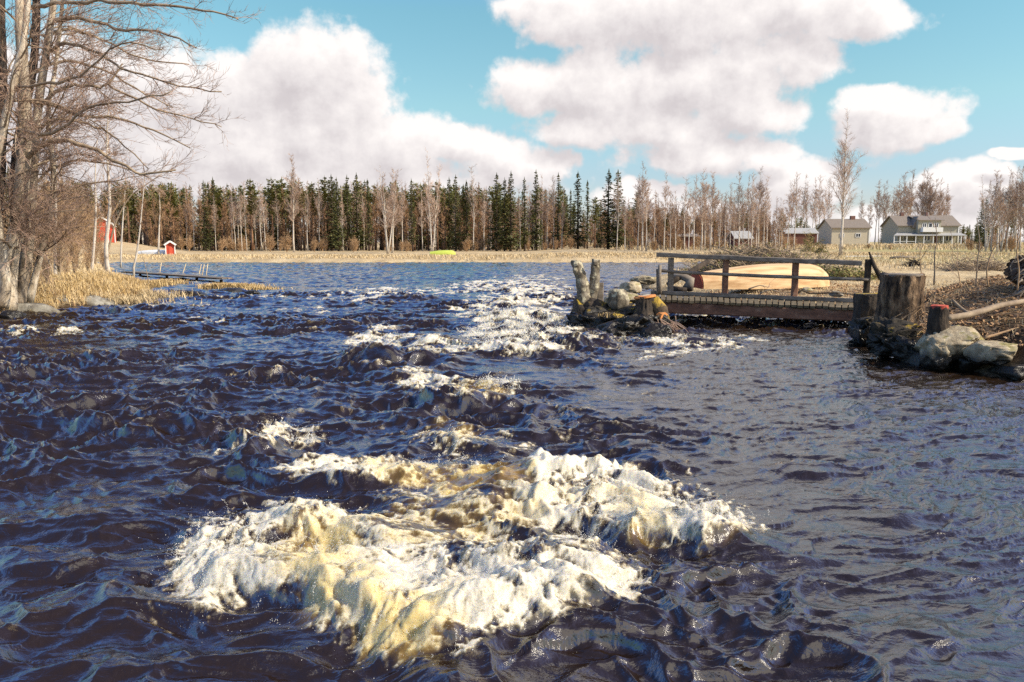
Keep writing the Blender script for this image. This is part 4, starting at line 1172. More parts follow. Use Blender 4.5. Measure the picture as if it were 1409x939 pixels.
rock(851,413,(.27,.26,.28),'grey round boulder on top of the bridge islet',36,'lichen',dist=18.0,rough=.18)
rock(820,425,(.34,.35,.22),'flat mossy stone between the twin stubs and the grey boulder',37,'stump_moss',dist=18.3)
rock(843,437,(.30,.22,.10),'yellow mossy ledge stone below the grey boulder',38,'stump_moss',dist=17.5)
rock(858,412,(.50,.6,.16),'broad rubble stone under the near end of the footbridge',40,'bank_rock',dist=19.6)
rock(885,385,(.45,.3,.16),'pale stone heap behind the islet by the post',41,'bank_rock',dist=25,rough=.35)
rock(868,396,(.34,.4,.20),'rounded pale stone behind the grey boulder',42,'bank_rock',dist=23)

_rr = random.Random(4)
for i in range(16):
    x = 796+_rr.random()*122; y = 447+_rr.uniform(-6, 9)+(x-796)*.07; sz = _rr.uniform(.09, .22)
    rock(x, y, (sz, sz*.8, sz*.75), 'fist-sized to head-sized dark wet stone at the water edge of the bridge islet', 200+i, 'wetrock', .02, .35, group='rubble stones round the bridge islet', sub=3, name='stone')
def stub(root, pts, d0, r0, r1, mat, seed, cap=None):
    rng = np.random.default_rng(seed); random.seed(seed)
    P = smooth_path(px_path(pts, d0), 5); b = np.array(root.location)
    n = len(P)
    mb = MB(); mb.bark([p-b for p in P], [(r0+(r1-r0)*i/(n-1))*(1+.06*math.sin(i*1.7+seed)) for i in range(n)], n=32, rings=3, amp=.10, seed=seed, chip=.06)
    return mb, P
b = G(805, 447); b.z = 0
root = empty('twin_stub_stump', b, 'waterside stump with two tall lichened stubs in a V on the bridge islet', 'tree stump')
mb, _ = stub(root, [(800,446),(803,420),(801,392),(796,372),(792,359)], 18.3, .17, .115, 'lichen', 3); mb.build('stub', M['lichen'], root, smooth=True)
mb, _ = stub(root, [(806,446,.1),(811,418,.1),(817,396,.1),(819,375,.1),(820,358,.1)], 18.3, .15, .095, 'lichen', 4); mb.build('stub', M['lichen'], root, smooth=True)
mb = MB(); q = D(803, 432, 18.35); mb.rock(q-b, (.30,.3,.42), 44, 4, .25); mb.build('stump_base', M['stump_moss'], root, smooth=True)
for (x, y) in ((791.5,372),(793,365),(819,362)):
    mb = MB(); q = D(x, y, 18.15); mb.rock(q-b, (.07,.07,.09), x, 3, .3); mb.build('burl', M['lichen'], root, smooth=True)

q = D(826, 402, 18.9)
mb = MB(); mb.beam((0,0,-.6), (0,0,.22), .14, .14, up=Vector((0,1,0)), wob=.004, seg=3)
o = mb.build('wooden_post', M['old_wood']); o.location = q; tag(o, 'short square post behind the twin-stub stump', 'post')

M['yellow_moss'] = mat_mossy('yellow_mossy_root', [(0.3, (0.03, 0.02, 0.012)), (0.7, (0.2, 0.13, 0.07))], (0.55, 0.36, 0.05), 0.53, 0.2)
# small freshly cut stump with orange faces
b = D(893, 452, 17.5); b.z = 0.02
root = empty('cut_stump', b, 'small stump with fresh orange cut faces at the tip of the bridge islet', 'tree stump')
random.seed(8)
top = D(887, 408, 17.5)-b
mb = MB(); mb.bark([(-.12,0,-.15),(-.13,0,.25),(-.11,0,.5),tuple(top)], [.38,.28,.2,.20], n=60, rings=8, amp=.17, seed=5, freq=12); mb.build('trunk', M['stump_moss'], root, smooth=True)
mb = MB(); n = 20; ring = [(top.x+math.cos(i/n*6.283)*.235*(1+random.uniform(-.06,.06)), top.y+math.sin(i/n*6.283)*.22, top.z+.012+.03*math.cos(i/n*6.283)) for i in range(n)]
ring2 = [(a, b_, c-.04) for a, b_, c in ring]
mb.add(ring+ring2+[tuple(top+Vector((0,0,.02)))], tris=[(2*n, i, (i+1)%n) for i in range(n)], quads=[(i, (i+1)%n, n+(i+1)%n, n+i) for i in range(n)]); mb.build('cut_face', M['cut'], root)
mb = MB(); mb.add([(top.x+.03+math.cos(i/n*6.283)*.10, top.y+math.sin(i/n*6.283)*.11, top.z+.026+.014*math.cos(i/n*6.283)) for i in range(n)]+[(top.x+.03, top.y, top.z+.034)], tris=[(n, i, (i+1)%n) for i in range(n)]); mb.build('heartwood', M['cut_core'], root)
mb = MB(); mb.tube([top+Vector((.18,0,-.06)), top+Vector((.34,-.05,-.30)), top+Vector((.42,-.1,-.55)), top+Vector((.5,-.1,-.85))], [.12,.15,.14,.10], n=12, jit=.2); mb.build('mossy_root', M['yellow_moss'], root, smooth=True)
c = D(913, 437, 17.3)-b
mb = MB(); mb.tube([c+Vector((-.05,.1,0)), c+Vector((.02,-.03,-.01))], [.13,.115], n=14, jit=.06); mb.build('cut_root_end', M['cut'], root)
mb = MB()
rng = np.random.default_rng(3)
for i in range(70):
    p = c+Vector((rng.normal(-.05,.15), rng.normal(0,.1), rng.normal(-.15,.08)))
    e = p+Vector((rng.uniform(.0,.45), rng.uniform(-.2,.1), rng.uniform(-.38,-.05)))
    mb.tube([p, p.lerp(e,.5)+Vector((0,0,.04)), e], [.012,.008,.003], n=3, cap=False)
mb.build('fine_root', M['twig'], root)

# ------------------------------------------------------------------ footbridge
M['deck_wood'] = mat_noise('mossy_deck_wood', [(0.3, (0.07, 0.055, 0.03)), (0.55, (0.15, 0.115, 0.065)), (0.8, (0.27, 0.21, 0.13))], scale=7, bstr=0.6, bscale=24, bdist=0.01)
def bridge():
    A = D(893, 411, 18.4); B = D(1212, 420, 16.9)          # front top edge of the deck
    A2 = D(893, 403, 20.3); B2 = D(1214, 413.5, 18.3)      # back edge
    zt = (A.z+B.z)/2
    for q_ in (A, B, A2, B2): pass
    c = (A+B+A2+B2)/4
    root = empty('footbridge', (c.x, c.y, 0), 'old wooden footbridge with plank deck and one log handrail', 'bridge')
    o = Vector((c.x, c.y, 0))
    random.seed(21)
    zA, zB = 0.60, 0.50
    def P(u, v, z=0.0):   # u along, v 0 front .. 1 back
        f, k = A.lerp(B, u), A2.lerp(B2, u)
        p = f.lerp(k, v); return Vector((p.x, p.y, zA+(zB-zA)*u+z)) - o
    n = 38
    for i in range(n):
        u0, u1 = i/n+.0025, (i+1)/n-.0025
        j = random.uniform(-.02, .03); dz = random.uniform(-.008, .010); dv = random.uniform(-.015, .025)
        mb = MB()
        a = P((u0+u1)/2, dv, -.03+dz); b_ = P((u0+u1)/2, 1.0+random.uniform(-.01,.03), -.03+random.uniform(-.006,.006))
        mb.beam(a, b_, (P(u1, .5)-P(u0, .5)).length, .055, wob=.004, seg=4)
        mb.build('plank', M['deck_wood'], root)
    for v in (.07, .93):
        mb = MB(); mb.beam(P(-.02, v, -.185), P(1.02, v, -.185), .16, .25, wob=.008, seg=12); mb.build('beam', M['old_wood' if v > .5 else 'red_wood'], root)
    mb = MB(); mb.beam(P(0.01, .93, .05), P(.99, .93, .05), .09, .09, wob=.006, seg=8); mb.build('kerb', M['old_wood'], root)
    # posts at the photo's places
    for (x, yt, yb, mt) in ((922, 354, 401, 'old_wood'), (997, 357, 407, 'red_wood'), (1092.5, 361, 411, 'red_wood')):
        u = (x-893)/(1213-893)
        # solve u so that the post projects to x
        for _ in range(8):
            w = P(u, .97)+o; xx, yy = to_px(w.x, w.y, w.z); u += (x-xx)/320
        w = P(u, .97)
        y_w = (w+o).y
        zt_ = D(x, yt, y_w).z
        mb = MB(); mb.beam(Vector((w.x, w.y, w.z-.25)), Vector((w.x+.005, w.y, zt_-.02)), .13, .13, up=Vector((0,1,0)), wob=.005, seg=5); mb.build('post', M[mt], root)
    # right end post: a plank leaning to a V
    y_r = (P(.955, .97)+o).y
    mb = MB(); mb.beam(D(1191,414,y_r)-o, D(1195,357,y_r)-o, .12, .11, up=Vector((0,1,0)), wob=.01, seg=5); mb.build('post', M['dark_wood'], root)
    mb = MB(); mb.tube([D(1213,384,y_r-.2)-o, D(1203,366,y_r-.1)-o, D(1196,347,y_r)-o], [.06,.05,.02], n=7, jit=.1); mb.build('leaning_brace', M['dark_wood'], root, smooth=True)
    ya, yb_ = (P(.03, .97)+o).y, (P(.95, .97)+o).y
    mb = MB(); mb.beam(D(904,350.5,ya-.02)-o, D(1186,362.5,yb_-.02)-o, .17, .115, wob=.012, seg=12); mb.build('handrail', M['old_wood'], root)
    mb = MB(); pts = [D(903,372,ya-.12)]+[D(905+ (1196-905)*t, 373.3+(385-373.3)*t+1.0*math.sin(t*3.1), ya-.12+(yb_-ya)*t) for t in (.12,.3,.5,.7,.85,1.0)]
    mb.tube([p-o for p in smooth_path([np.array(p) for p in pts], 3)] if False else [Vector(p)-o for p in smooth_path([np.array(p) for p in pts], 3)], .042, n=8, jit=.10); mb.build('lower_rail', M['old_wood'], root, smooth=True)
    mb = MB(); mb.tube([D(908,404,ya-.25)-o, D(907,385,ya-.25)-o, D(908,365,ya-.25)-o], [.05,.05,.04], n=8, jit=.08); mb.build('end_post', M['old_wood'], root, smooth=True)
    mb = MB(); mb.beam(D(904.5,404,ya-.22)-o, D(904,374,ya-.22)-o, .04, .03, up=Vector((0,1,0))); mb.build('end_batten', M['old_wood'], root)
bridge()

# ------------------------------------------------------------------ the overturned boat, log and brush behind the bridge
def hull(length, beam, h, mat, trans_mat, name, label, loc, rz, tilt=0.0, cat='boat', blunt=.35, strakes=True, seams=None):
    root = empty(name, loc, label, cat, None, rz)
    ns, nc = 26, 17
    V = []
    for i in range(ns):
        t = i/(ns-1)
        bw = beam/2*(0.52+0.48*math.sin(min(1, t/.62)*math.pi/2)) if t < .62 else beam/2*max(0.0, 1-((t-.62)/.38)**2.3)**blunt_pow(blunt)
        hh = h*(0.62+0.38*math.sin(min(1, t/.6)*math.pi/2)) * (1 if t < .8 else 1-0.55*((t-.8)/.2)**2.2)
        base = 0.05*h*(1-math.cos((t-.5)*2))*1.5
        for j in range(nc):
            a = math.pi*j/(nc-1)
            cx = math.cos(a); sz = math.sin(a)
            y = bw*math.copysign(abs(cx)**.75, cx); z = hh*abs(sz)**.8+base
            if strakes and j % 2: y *= .985; z *= .988
            V.append((t*length-length/2, y, z))
    Q = [(i*nc+j, (i+1)*nc+j, (i+1)*nc+j+1, i*nc+j+1) for i in range(ns-1) for j in range(nc-1)]
    mb = MB(); mb.add(V, quads=Q); hl = mb.build('hull', M[mat], root, smooth=False)
    so_ = hl.modifiers.new('thickness', 'SOLIDIFY'); so_.thickness = .025; so_.offset = -1
    if seams:
        mb = MB()
        for j in (1, 2, 4, 5, 7, 9, 11, 12, 14, 15):
            mb.tube([Vector(V[i*nc+j])*1.004 for i in range(0, ns-1)], .007, n=4)
        mb.build('plank_seam', M[seams], root)
    mb = MB(); x = -length/2-.004
    ring = [(x-.05*math.sin(math.pi*j/(nc-1))*0, V[j][1]*.985, V[j][2]*.985+.004) for j in range(nc)]
    ring2 = [(x-.03, v[1], v[2]) for v in ring]
    cen = (x, 0, .05); cen2 = (x-.03, 0, .05)
    mb.add(ring+ring2+[cen, cen2], tris=[(2*nc+1, nc+j+1, nc+j) for j in range(nc-1)]+[(2*nc, j, j+1) for j in range(nc-1)], quads=[(j, j+1, nc+j+1, nc+j) for j in range(nc-1)])
    mb.build('transom', M[trans_mat], root)
    mb = MB(); mb.beam((-length/2, 0, h*.63), (length*.12, 0, h*1.005), .04, .05); mb.beam((length*.12, 0, h*1.005), (length*.42, 0, h*.9), .04, .05); mb.build('keel', M[mat], root)
    return root
def blunt_pow(b): return b
M['peach'] = mat_noise('peach_boat_paint', [(0.3, (0.60, 0.36, 0.17)), (0.5, (0.72, 0.48, 0.25)), (0.75, (0.78, 0.57, 0.33))], scale=2.2, stretch=(.4,3,3), rough=.6, bstr=.12, stops2=[(0.35, (0.75, 0.68, 0.6)), (0.55, (1, 1, 1))], scale2=2.0)
M['seam'] = mat_plain('grimy_orange_seam', (0.46, 0.24, 0.09))
M['orange'] = mat_plain('orange_red_paint', (0.50, 0.10, 0.05))
M['lime'] = mat_plain('yellow_green_paint', (0.50, 0.58, 0.10))
M['white'] = mat_plain('white_paint', (0.80, 0.79, 0.76), var=.06)
p1 = D(958, 396, 24.2); p2 = D(1134, 385, 26.0)
mid = (p1+p2)/2; mz = min(LZ(p1.x, p1.y), LZ(p2.x, p2.y))
bl = hull((p2-p1).length, 1.45, .72, 'peach', 'orange', 'rowing_boat', 'peach-coloured wooden rowing boat turned upside down behind the footbridge', (mid.x, mid.y, LZ(mid.x, mid.y)+.03), math.atan2(p2.y-p1.y, p2.x-p1.x), seams='seam')
g = D(611, 346, 94); g.z = LZ(g.x, g.y-2)
hull(2.9, 1.1, .50, 'lime', 'white', 'rowing_boat', 'yellow-green upturned boat on the far bank at the forest edge', (g.x, g.y-2, g.z), .12)
g = ground_at(213, 350)
hull(3.8, 1.2, .45, 'white', 'white', 'rowing_boat', 'white upturned boat lying beside the small red hut', (g.x, g.y, g.z), -.12)
g = ground_at(228, 340)
mb = MB(); mb.beam((-2.6,0,.35),(2.8,0,.45),.7,.16,seg=3); w_ = empty('boat_rack', (g.x, g.y, g.z), 'long white boat lying on a rack behind the small red hut', 'boat'); mb.build('hull', M['white'], w_)
for dx in (-1.8, 0, 1.9):
    mb = MB(); mb.beam((dx,0,-.05),(dx,0,.36),.12,.12,up=Vector((0,1,0))); mb.build('leg', M['old_wood'], w_)
g = ground_at(234, 338)
mb = MB(); mb.tube([(0,0,0),(0,0,1.4),(0.02,0,2.2)], [.26,.24,.22], n=8, jit=.06); o = mb.build('wooden_post', M['pine_trunk'], smooth=True); o.location = (g.x-.3, g.y+8, g.z); tag(o, 'thick brown stub post behind the small red hut', 'post')

random.seed(14)
P = [D(920,392,23.3), D(935,381,23.5), D(948,376,23.8), D(974,360,24.4)]
mb = MB(); mb.tube(P, [.09,.09,.085,.08], n=10, jit=.1); o = mb.build('log', M['dark_wood'], smooth=True); tag(o, 'dark log pointing up to the right beside the peach boat', 'log')
mb = MB(); mb.tube([D(920,384,23.6),D(938,380,23.5),D(950,386,23.4),D(946,398,23.3)], [.13,.12,.14,.16], n=10, jit=.15); o = mb.build('log', M['old_wood'], smooth=True); tag(o, 'crooked grey driftwood log at the stern of the peach boat', 'log')
mb = MB(); mb.tube([D(926,398,23.0),D(945,400,22.9)], [.09,.08], n=9, jit=.1); o = mb.build('log', M['dark_wood'], smooth=True); tag(o, 'short dark log end below the driftwood, behind the kerb', 'log')

def pile(name, c, rx, ry, h, n, L, mats, label, cat='brush pile', seed=4, r=.012, leaves=0, lm=None, group=None, down=.3):
    rng = np.random.default_rng(seed)
    root = empty(name, c, label, cat, group)
    a = rng.random(n)*6.283; q = np.sqrt(rng.random(n))
    x, y = np.cos(a)*q*rx, np.sin(a)*q*ry
    z = rng.random(n)*h*np.clip(1-q**2, .05, 1)
    P0 = np.stack([x, y, z], 1)
    az = rng.random(n)*6.283; d = np.stack([np.cos(az), np.sin(az), rng.normal(.05, down, n)], 1)
    Ln = (L*(.4+rng.random(n)))[:, None]
    P1 = P0+d*Ln*.5+rng.normal(0, .03, P0.shape); P2 = P1+(d+rng.normal(0, .25, d.shape))*Ln*.5
    P2[:, 2] = np.maximum(P2[:, 2], 0); 
    mb = MB(); mb.twigs(P0, P1, P2, r*(.5+rng.random(n))); mb.build('branches', M[mats], root)
    if leaves:
        k = rng.integers(0, n, leaves); pp = P1[k]+rng.normal(0, .08, (leaves, 3)); dd = unit(rng.normal(0, 1, (leaves, 3)))*.10; ww = unit(rng.normal(0, 1, (leaves, 3)))*.03
        mb = MB(); mb.blades(pp, dd, ww); mb.build('needles', M[lm], root)
    return root
c = ground_at(1048, 372); c = D(1048, 366, 33); c.z = LZ(c.x, c.y)
pile('brush_pile', c, 2.7, 1.6, 1.25, 3000, 1.3, 'limb', 'large heap of cut branches with some green behind the peach boat', seed=4, r=.014, leaves=3500, lm='pine')
c = D(1150, 378, 31); c.z = LZ(c.x, c.y)
pile('juniper_mat', c, 1.7, 1.1, .38, 900, .6, 'twig_tan', 'low green heap of conifer cuttings right of the peach boat', 'cuttings', seed=5, r=.008, leaves=5000, lm='pine')

# ------------------------------------------------------------------ right abutment, stumps and bank
random.seed(33)
def stump(name, bpx, base_y, top_y, dist, r0, r1, mat, label, n=22, cut=None, cutname='cut_face', flare=1.2):
    b_ = D(bpx, base_y, dist); t_ = D(bpx, top_y, dist)
    root = empty(name, b_, label, 'tree stump')
    H = t_.z-b_.z
    mb = MB(); prof = [(0, r0*flare), (.12, r0*1.06), (.35, r0), (.6, (r0+r1)/2), (.85, r1), (1.0, r1*.985)]
    mb.bark([(random.uniform(-.015,.015), 0, H*t) for t, r in prof], [r for t, r in prof], n=72, rings=7, amp=.085, seed=bpx*.37, chip=.05); mb.build('trunk', M[mat], root, smooth=True)
    mb = MB(); m = 24
    lift = .035 if cut == 'cut_red' else 0.0
    ring = [(math.cos(i/m*6.283)*r1*.93, math.sin(i/m*6.283)*r1*.93, H+lift+.004+random.uniform(0, .012)) for i in range(m)]
    mb.add([(a, c_, H-.03) for a, c_, _ in ring]+ring+[(0, 0, H+lift+.02)], tris=[(2*m, m+i, m+(i+1)%m) for i in range(m)], quads=[(i, (i+1)%m, m+(i+1)%m, m+i) for i in range(m)])
    mb.build(cutname, M[cut or mat], root)
    return root, H
M['stump_bark'] = mat_noise('stump_bark', [(0.36, (0.015, 0.010, 0.007)), (0.5, (0.13, 0.08, 0.045)), (0.66, (0.36, 0.24, 0.14))], scale=9, stretch=(1, 1, .35), bstr=1.0, bscale=18, bdist=.04)
r_, H_ = stump('tree_stump', 1237, 452, 378, 13.6, .36, .345, 'stump_bark', 'tall wide flat-topped stump on the right bank at the bridge end', cut='old_wood')
# broken bark and fibres round it
stump('tree_stump', 1191, 452, 405, 15.4, .26, .25, 'stump_moss', 'short dark stump with yellow moss in front of the bridge end')
stump('tree_stump', 1290, 462, 424.5, 12.05, .15, .13, 'dark_wood', 'small low stump with a red cut top on the right bank', cut='cut_red')
rock(1200,456,(.40,.4,.30),'black undercut rock below the mossy short stump',51,'wetrock',rough=.45,sub=5,dist=14.8)
rock(1234,466,(.50,.40,.34),'dark ragged rock under the tall flat-topped stump',52,'wetrock',rough=.45,sub=5,dist=13.05)
rock(1256,484,(.36,.35,.22),'black ragged rock low at the water in front of the tall stump',152,'wetrock',rough=.45,sub=5,dist=12.7)
rock(1188,462,(.25,.3,.18),'small wet rock at the bridge corner',53,'wetrock')
rock(1306,474,(.50,.42,.29),'large lichened boulder below the long branch',54,'bank_rock',dist=12.0,rough=.30,sub=5)
rock(1285,486,(.20,.3,.30),'left corner block of the lichened boulder at the waterline',55,'bank_rock',dist=11.9,rough=.3)
rock(1362,484,(.38,.34,.20),'grey lichened slab right of the big boulder, in the bank',56,'bank_rock',dist=11.55,rough=.32,sub=5)
rock(1392,512,(.22,.3,.15),'lowest dark rock at the right waterline near the frame edge',57,'mossrock',dist=11.2)
rock(1330,500,(.25,.3,.20),'shadowed rock in the hollow under the slab',58,'wetrock',dist=11.9)
rock(1265,494,(.22,.3,.2),'small black rock left of the big lichened boulder',59,'wetrock',dist=12.5)
rock(1060,440,(.45,.3,.13),'flat stone in the debris under the bridge',60,'mossrock')
rock(1100,440,(.35,.3,.13),'rounded pebble-grey stone under the bridge',61,'mossrock')
rock(1150,446,(.40,.3,.15),'dark stone under the right end of the bridge',62,'wetrock')
rock(1110,399,(.13,.12,.07),'pale stone on the bank between bridge and boat',63,'bank_rock',dist=21.5)
rock(1150,405,(.20,.16,.08),'grey stone on the bank beyond the right bridge post',64,'rock',dist=20.8)

def branch(pts, d0, r0, r1, mat, label, name='fallen_branch', cat='branch', tw=0, seed=1, group=None):
    rng = np.random.default_rng(seed); random.seed(seed)
    P = smooth_path(px_path(pts, d0), 4); n = len(P)
    o0 = P[0].copy(); P = [p-o0 for p in P]
    mb = MB(); mb.tube(P, [r0+(r1-r0)*i/(n-1) for i in range(n)], n=8, jit=.08)
    o = mb.build(name, M[mat], smooth=True)
    if tw:
        cm = MB(); s = twig_cloud(cm, [P], rng, tw, .5, .005, up=.2); twig_cloud(cm, [np.stack(q) for q in zip(*s)], rng, 6, .2, .003)
        e = empty(name, o0, label, cat, group); o.parent = e; o.name = 'stem'; cm.build('twigs', M['twig'], e); return e
    o.location = o0; return tag(o, label, cat, group)
branch([(1302,438),(1330,434,.1),(1352,428,.3),(1380,420,.6),(1415,414,.9),(1450,408,1.2)], 12.0, .055, .04, 'limb', 'long fallen branch lying from the small red-topped stump to the right')
branch([(1334,432),(1322,424,.1),(1310,412,.2)], 12.1, .03, .015, 'limb', 'short broken side branch standing off the long fallen branch')
branch([(1355,465),(1385,456,.2),(1420,445,.4)], 11.6, .022, .012, 'twig_tan', 'thin pale stick below the long fallen branch')
branch([(1285,392),(1286,372),(1286,350),(1289,330),(1287,300)], 13.6, .014, .005, 'limb', 'thin dark sapling standing behind the flat-topped stump', 'sapling', 'sapling', tw=3, seed=3)
branch([(1268,380),(1266,350),(1272,335)], 14.2, .008, .003, 'twig_tan', 'short dry stalk left of the dark sapling', 'dry_stalk', 'stalk', tw=2, seed=4)
branch([(1343,395),(1345,360),(1348,335),(1344,300)], 13.4, .013, .005, 'limb', 'thin stalk beside the left side of the root wad', 'sapling', 'sapling', tw=4, seed=5)
branch([(1360,395),(1358,370),(1366,345),(1378,330)], 13.0, .014, .006, 'twig_tan', 'pale curved shoot in front of the root wad', 'sapling', 'sapling', tw=3, seed=6)
branch([(1322,395),(1318,372),(1310,350),(1316,330)], 13.5, .009, .003, 'twig_tan', 'bent dry stalk midway between the stump and the root wad', 'dry_stalk', 'stalk', tw=2, seed=7)
branch([(1400,400),(1402,372),(1399,345),(1404,320)], 12.6, .013, .006, 'twig_tan', 'upright pale shoot before the dark core of the root wad', 'sapling', 'sapling', tw=2, seed=8)

branch([(1030,398),(1046,393),(1058,396,.1)], 20.6, .02, .008, 'limb', 'thin forked stick on the bank just behind the bridge kerb, below the boat', tw=3, seed=21)
branch([(1092,410),(1103,400),(1116,404,.1),(1150,403,.2),(1178,406,.3)], 19.6, .03, .012, 'dark_wood', 'crooked dark branch on the bank right of the last bridge post', tw=2, seed=22)
branch([(1046,404),(1060,399),(1075,403,.1)], 20.2, .022, .01, 'old_wood', 'short grey stick between the two right bridge posts', tw=2, seed=23)
M['root_soil'] = mat_noise('root_soil', [(0.3, (0.03, 0.018, 0.011)), (0.55, (0.14, 0.08, 0.045)), (0.75, (0.30, 0.19, 0.11))], scale=12, bstr=1.0, bscale=25, bdist=.05)
def root_wad():
    rng = np.random.default_rng(12); random.seed(12)
    c = D(1402, 368, 14.2)
    root = empty('root_wad', c, 'upturned root plate with curling roots at the right edge of the bank', 'root wad')
    mb = MB(); mb.rock((0.50,.35,-.14), (.42,.34,.36), 71, 5, .8); mb.build('soil_core', M['root_soil'], root, smooth=False)
    mb = MB(); mb.tube([(0.25,-.25,.0),(0.45,-.2,.02),(.8,0,.05)], [.20,.2,.2], n=12, jit=.06); mb.build('broken_trunk', M['red_wood'], root, smooth=True)
    mb = MB()
    for k in range(95):
        a = rng.uniform(0, 6.283); q_ = rng.uniform(.3, 1.1); p = np.array([.42+math.cos(a)*.42*q_, rng.uniform(-.30, -.02), -.06+math.sin(a)*.42*q_])
        d = np.array([math.cos(a)*.8, -.35, math.sin(a)*.8+.1]); path = [p]
        Ln = rng.uniform(.35, 1.05)
        for j in range(7):
            d = d + rng.normal(0, .33, 3)+np.array([-.05, 0, -.10]); d /= np.linalg.norm(d); path.append(path[-1]+d*Ln/7)
        r0 = rng.uniform(.012, .04); mb.tube(path, [r0*(1-.75*j/7) for j in range(8)], n=6, jit=.08)
    mb.build('roots', M['old_wood'], root, smooth=True)
root_wad()

# litter, straw and twigs over the right bank; reeds and straw on the left bank
def litter(name, cx, cy, rx, ry, n, size, mat, kindf, seed, lift=0.0):
    rng = np.random.default_rng(seed)
    x = cx+rx*rng.uniform(-1, 1, n); y = cy+ry*rng.uniform(-1, 1, n)
    sd = sdist(x, y); keep = sd > rng.uniform(-.10, .12, n) + np.where((y < 13.2) & (x > 4) & (y > 9), .38, 0.0); x, y = x[keep], y[keep]
    keep = fbm(x*1.1, y*1.1, 3, seed) > rng.uniform(-.9, .5, len(x)); x, y = x[keep], y[keep]
    z = np.maximum(land(x, y), 0.02); n = len(x)
    P = np.stack([x, y, z+lift], 1); mb = MB()
    if kindf == 'leaf':
        d = unit(rng.normal(0, 1, (n, 3))*np.array([1, 1, .5])+np.array([0, 0, .15]))*size*(.6+.8*rng.random(n))[:, None]
        w = unit(np.cross(d, rng.normal(0, 1, (n, 3))))*size*.32
        P[:, 2] += rng.random(n)*.05; mb.blades(P, d, w, .6)
    elif kindf == 'blade':
        az = rng.random(n)*6.283; ln = size*(.5+.8*rng.random(n)); tl = rng.uniform(.1, .9, n)
        d = np.stack([np.cos(az)*tl*ln, np.sin(az)*tl*ln, ln], 1); w = np.stack([-np.sin(az), np.cos(az), az*0], 1)*(.0035+.0035*rng.random(n))[:, None]*max(1, cy/18)
        mb.blades(P, d, w, .9)
    else:
        az = rng.random(n)*6.283; ln = size*(.4+rng.random(n))
        d = np.stack([np.cos(az)*ln, np.sin(az)*ln, rng.normal(.05, .12, n)*ln], 1); P[:, 2] += .01+rng.random(n)*.06
        mb.twigs(P, P+d*.5+rng.normal(0, .02, d.shape), P+d, .0035*(.5+rng.random(n))*max(1, cy/14))
    o = mb.build(name, M[mat]); tag(o, kind='stuff'); return o
M['straw'] = mat_noise('dry_straw', [(0.3, (0.46, 0.33, 0.17)), (0.7, (0.78, 0.63, 0.39))], scale=3, bstr=0)
M['straw_gold'] = mat_noise('golden_straw', [(0.3, (0.44, 0.29, 0.12)), (0.7, (0.72, 0.54, 0.27))], scale=1.2, bstr=0)
M['leaf'] = mat_noise('dead_leaves', [(0.25, (0.16, 0.09, 0.05)), (0.5, (0.42, 0.25, 0.13)), (0.75, (0.66, 0.47, 0.29))], scale=14, bstr=0)
litter('leaf_litter', 9.3, 13.8, 3.4, 4.4, 34000, .06, 'leaf', 'leaf', 1)
litter('twig_litter', 9.3, 13.5, 3.4, 4.4, 3000, .40, 'limb', 'twig', 2)
litter('twig_litter', 8.8, 13.0, 2.6, 3.0, 3000, .35, 'twig_tan', 'twig', 8, .03)
litter('dry_grass', 9.3, 14.5, 3.4, 4.4, 3500, .16, 'straw', 'blade', 3)
litter('leaf_litter', 8.5, 23, 4.5, 4.0, 9000, .07, 'leaf', 'leaf', 4)
litter('twig_litter', 8.2, 22, 3.4, 2.4, 1800, .5, 'limb', 'twig', 5)
litter('dry_grass', 9.5, 26, 6.0, 6.0, 12000, .15, 'straw', 'blade', 6)
litter('dry_grass', -14.5, 26, 4.0, 7.5, 26000, .30, 'straw', 'blade', 11)
litter('dry_grass', -13.2, 27, 2.2, 5.0, 16000, .36, 'straw_gold', 'blade', 12)
litter('leaf_litter', -14.5, 24, 4.0, 5.5, 9000, .07, 'leaf', 'leaf', 13)
litter('dry_grass', -20, 42, 7.0, 10, 16000, .38, 'straw', 'blade', 14)
litter('dry_grass', 0, 79, 75, 3.4, 36000, .34, 'straw', 'blade', 15)
litter('dry_grass', 30, 62, 26, 22, 22000, .30, 'straw', 'blade', 16)
litter('dry_grass', 75, 150, 60, 40, 22000, .8, 'straw', 'blade', 17)

def tuft(px, py, rx, ry, n, L, label, seed, mat='straw_gold', z0=None):
    rng = np.random.default_rng(seed); c = G(px, py); z = 0.0 if z0 is None else z0
    x = rng.normal(0, rx, n); y = rng.normal(0, ry, n); az = rng.random(n)*6.283; ln = L*(.5+.8*rng.random(n)); tl = rng.uniform(.1, 1.0, n)
    P = np.stack([x, y, np.full(n, z)], 1); d = np.stack([np.cos(az)*tl*ln, np.sin(az)*tl*ln, ln], 1)
    w = np.stack([-np.sin(az), np.cos(az), az*0], 1)*.008*max(1, c.y/26)
    mb = MB(); mb.blades(P, d, w, 1.0); o = mb.build('dry_reeds', M[mat]); o.location = (c.x, c.y, 0); tag(o, label, 'reeds', 'tufts of dry reeds off the left bank'); return o
tuft(325,397,.5,.25,1800,.28,'flattened golden reeds on the islet right of the pale rock',1)
tuft(303,396,.35,.3,900,.26,'golden reeds at the left end of the islet',2)
tuft(358,399,.40,.2,500,.18,'sparse low reeds trailing off the right end of the islet',3)
tuft(200,394,.5,.5,2400,.34,'broad band of golden reeds at the tip of the left bank',4)
tuft(232,391,.40,.3,700,.30,'golden reeds reaching out between the log boom and the pale rock',5)
tuft(140,417,.9,.3,1600,.34,'straw-coloured reeds hanging over the left shore',6,'straw')
tuft(190,411,.7,.3,1500,.40,'tall straw reeds at the corner of the left shore',7,'straw')
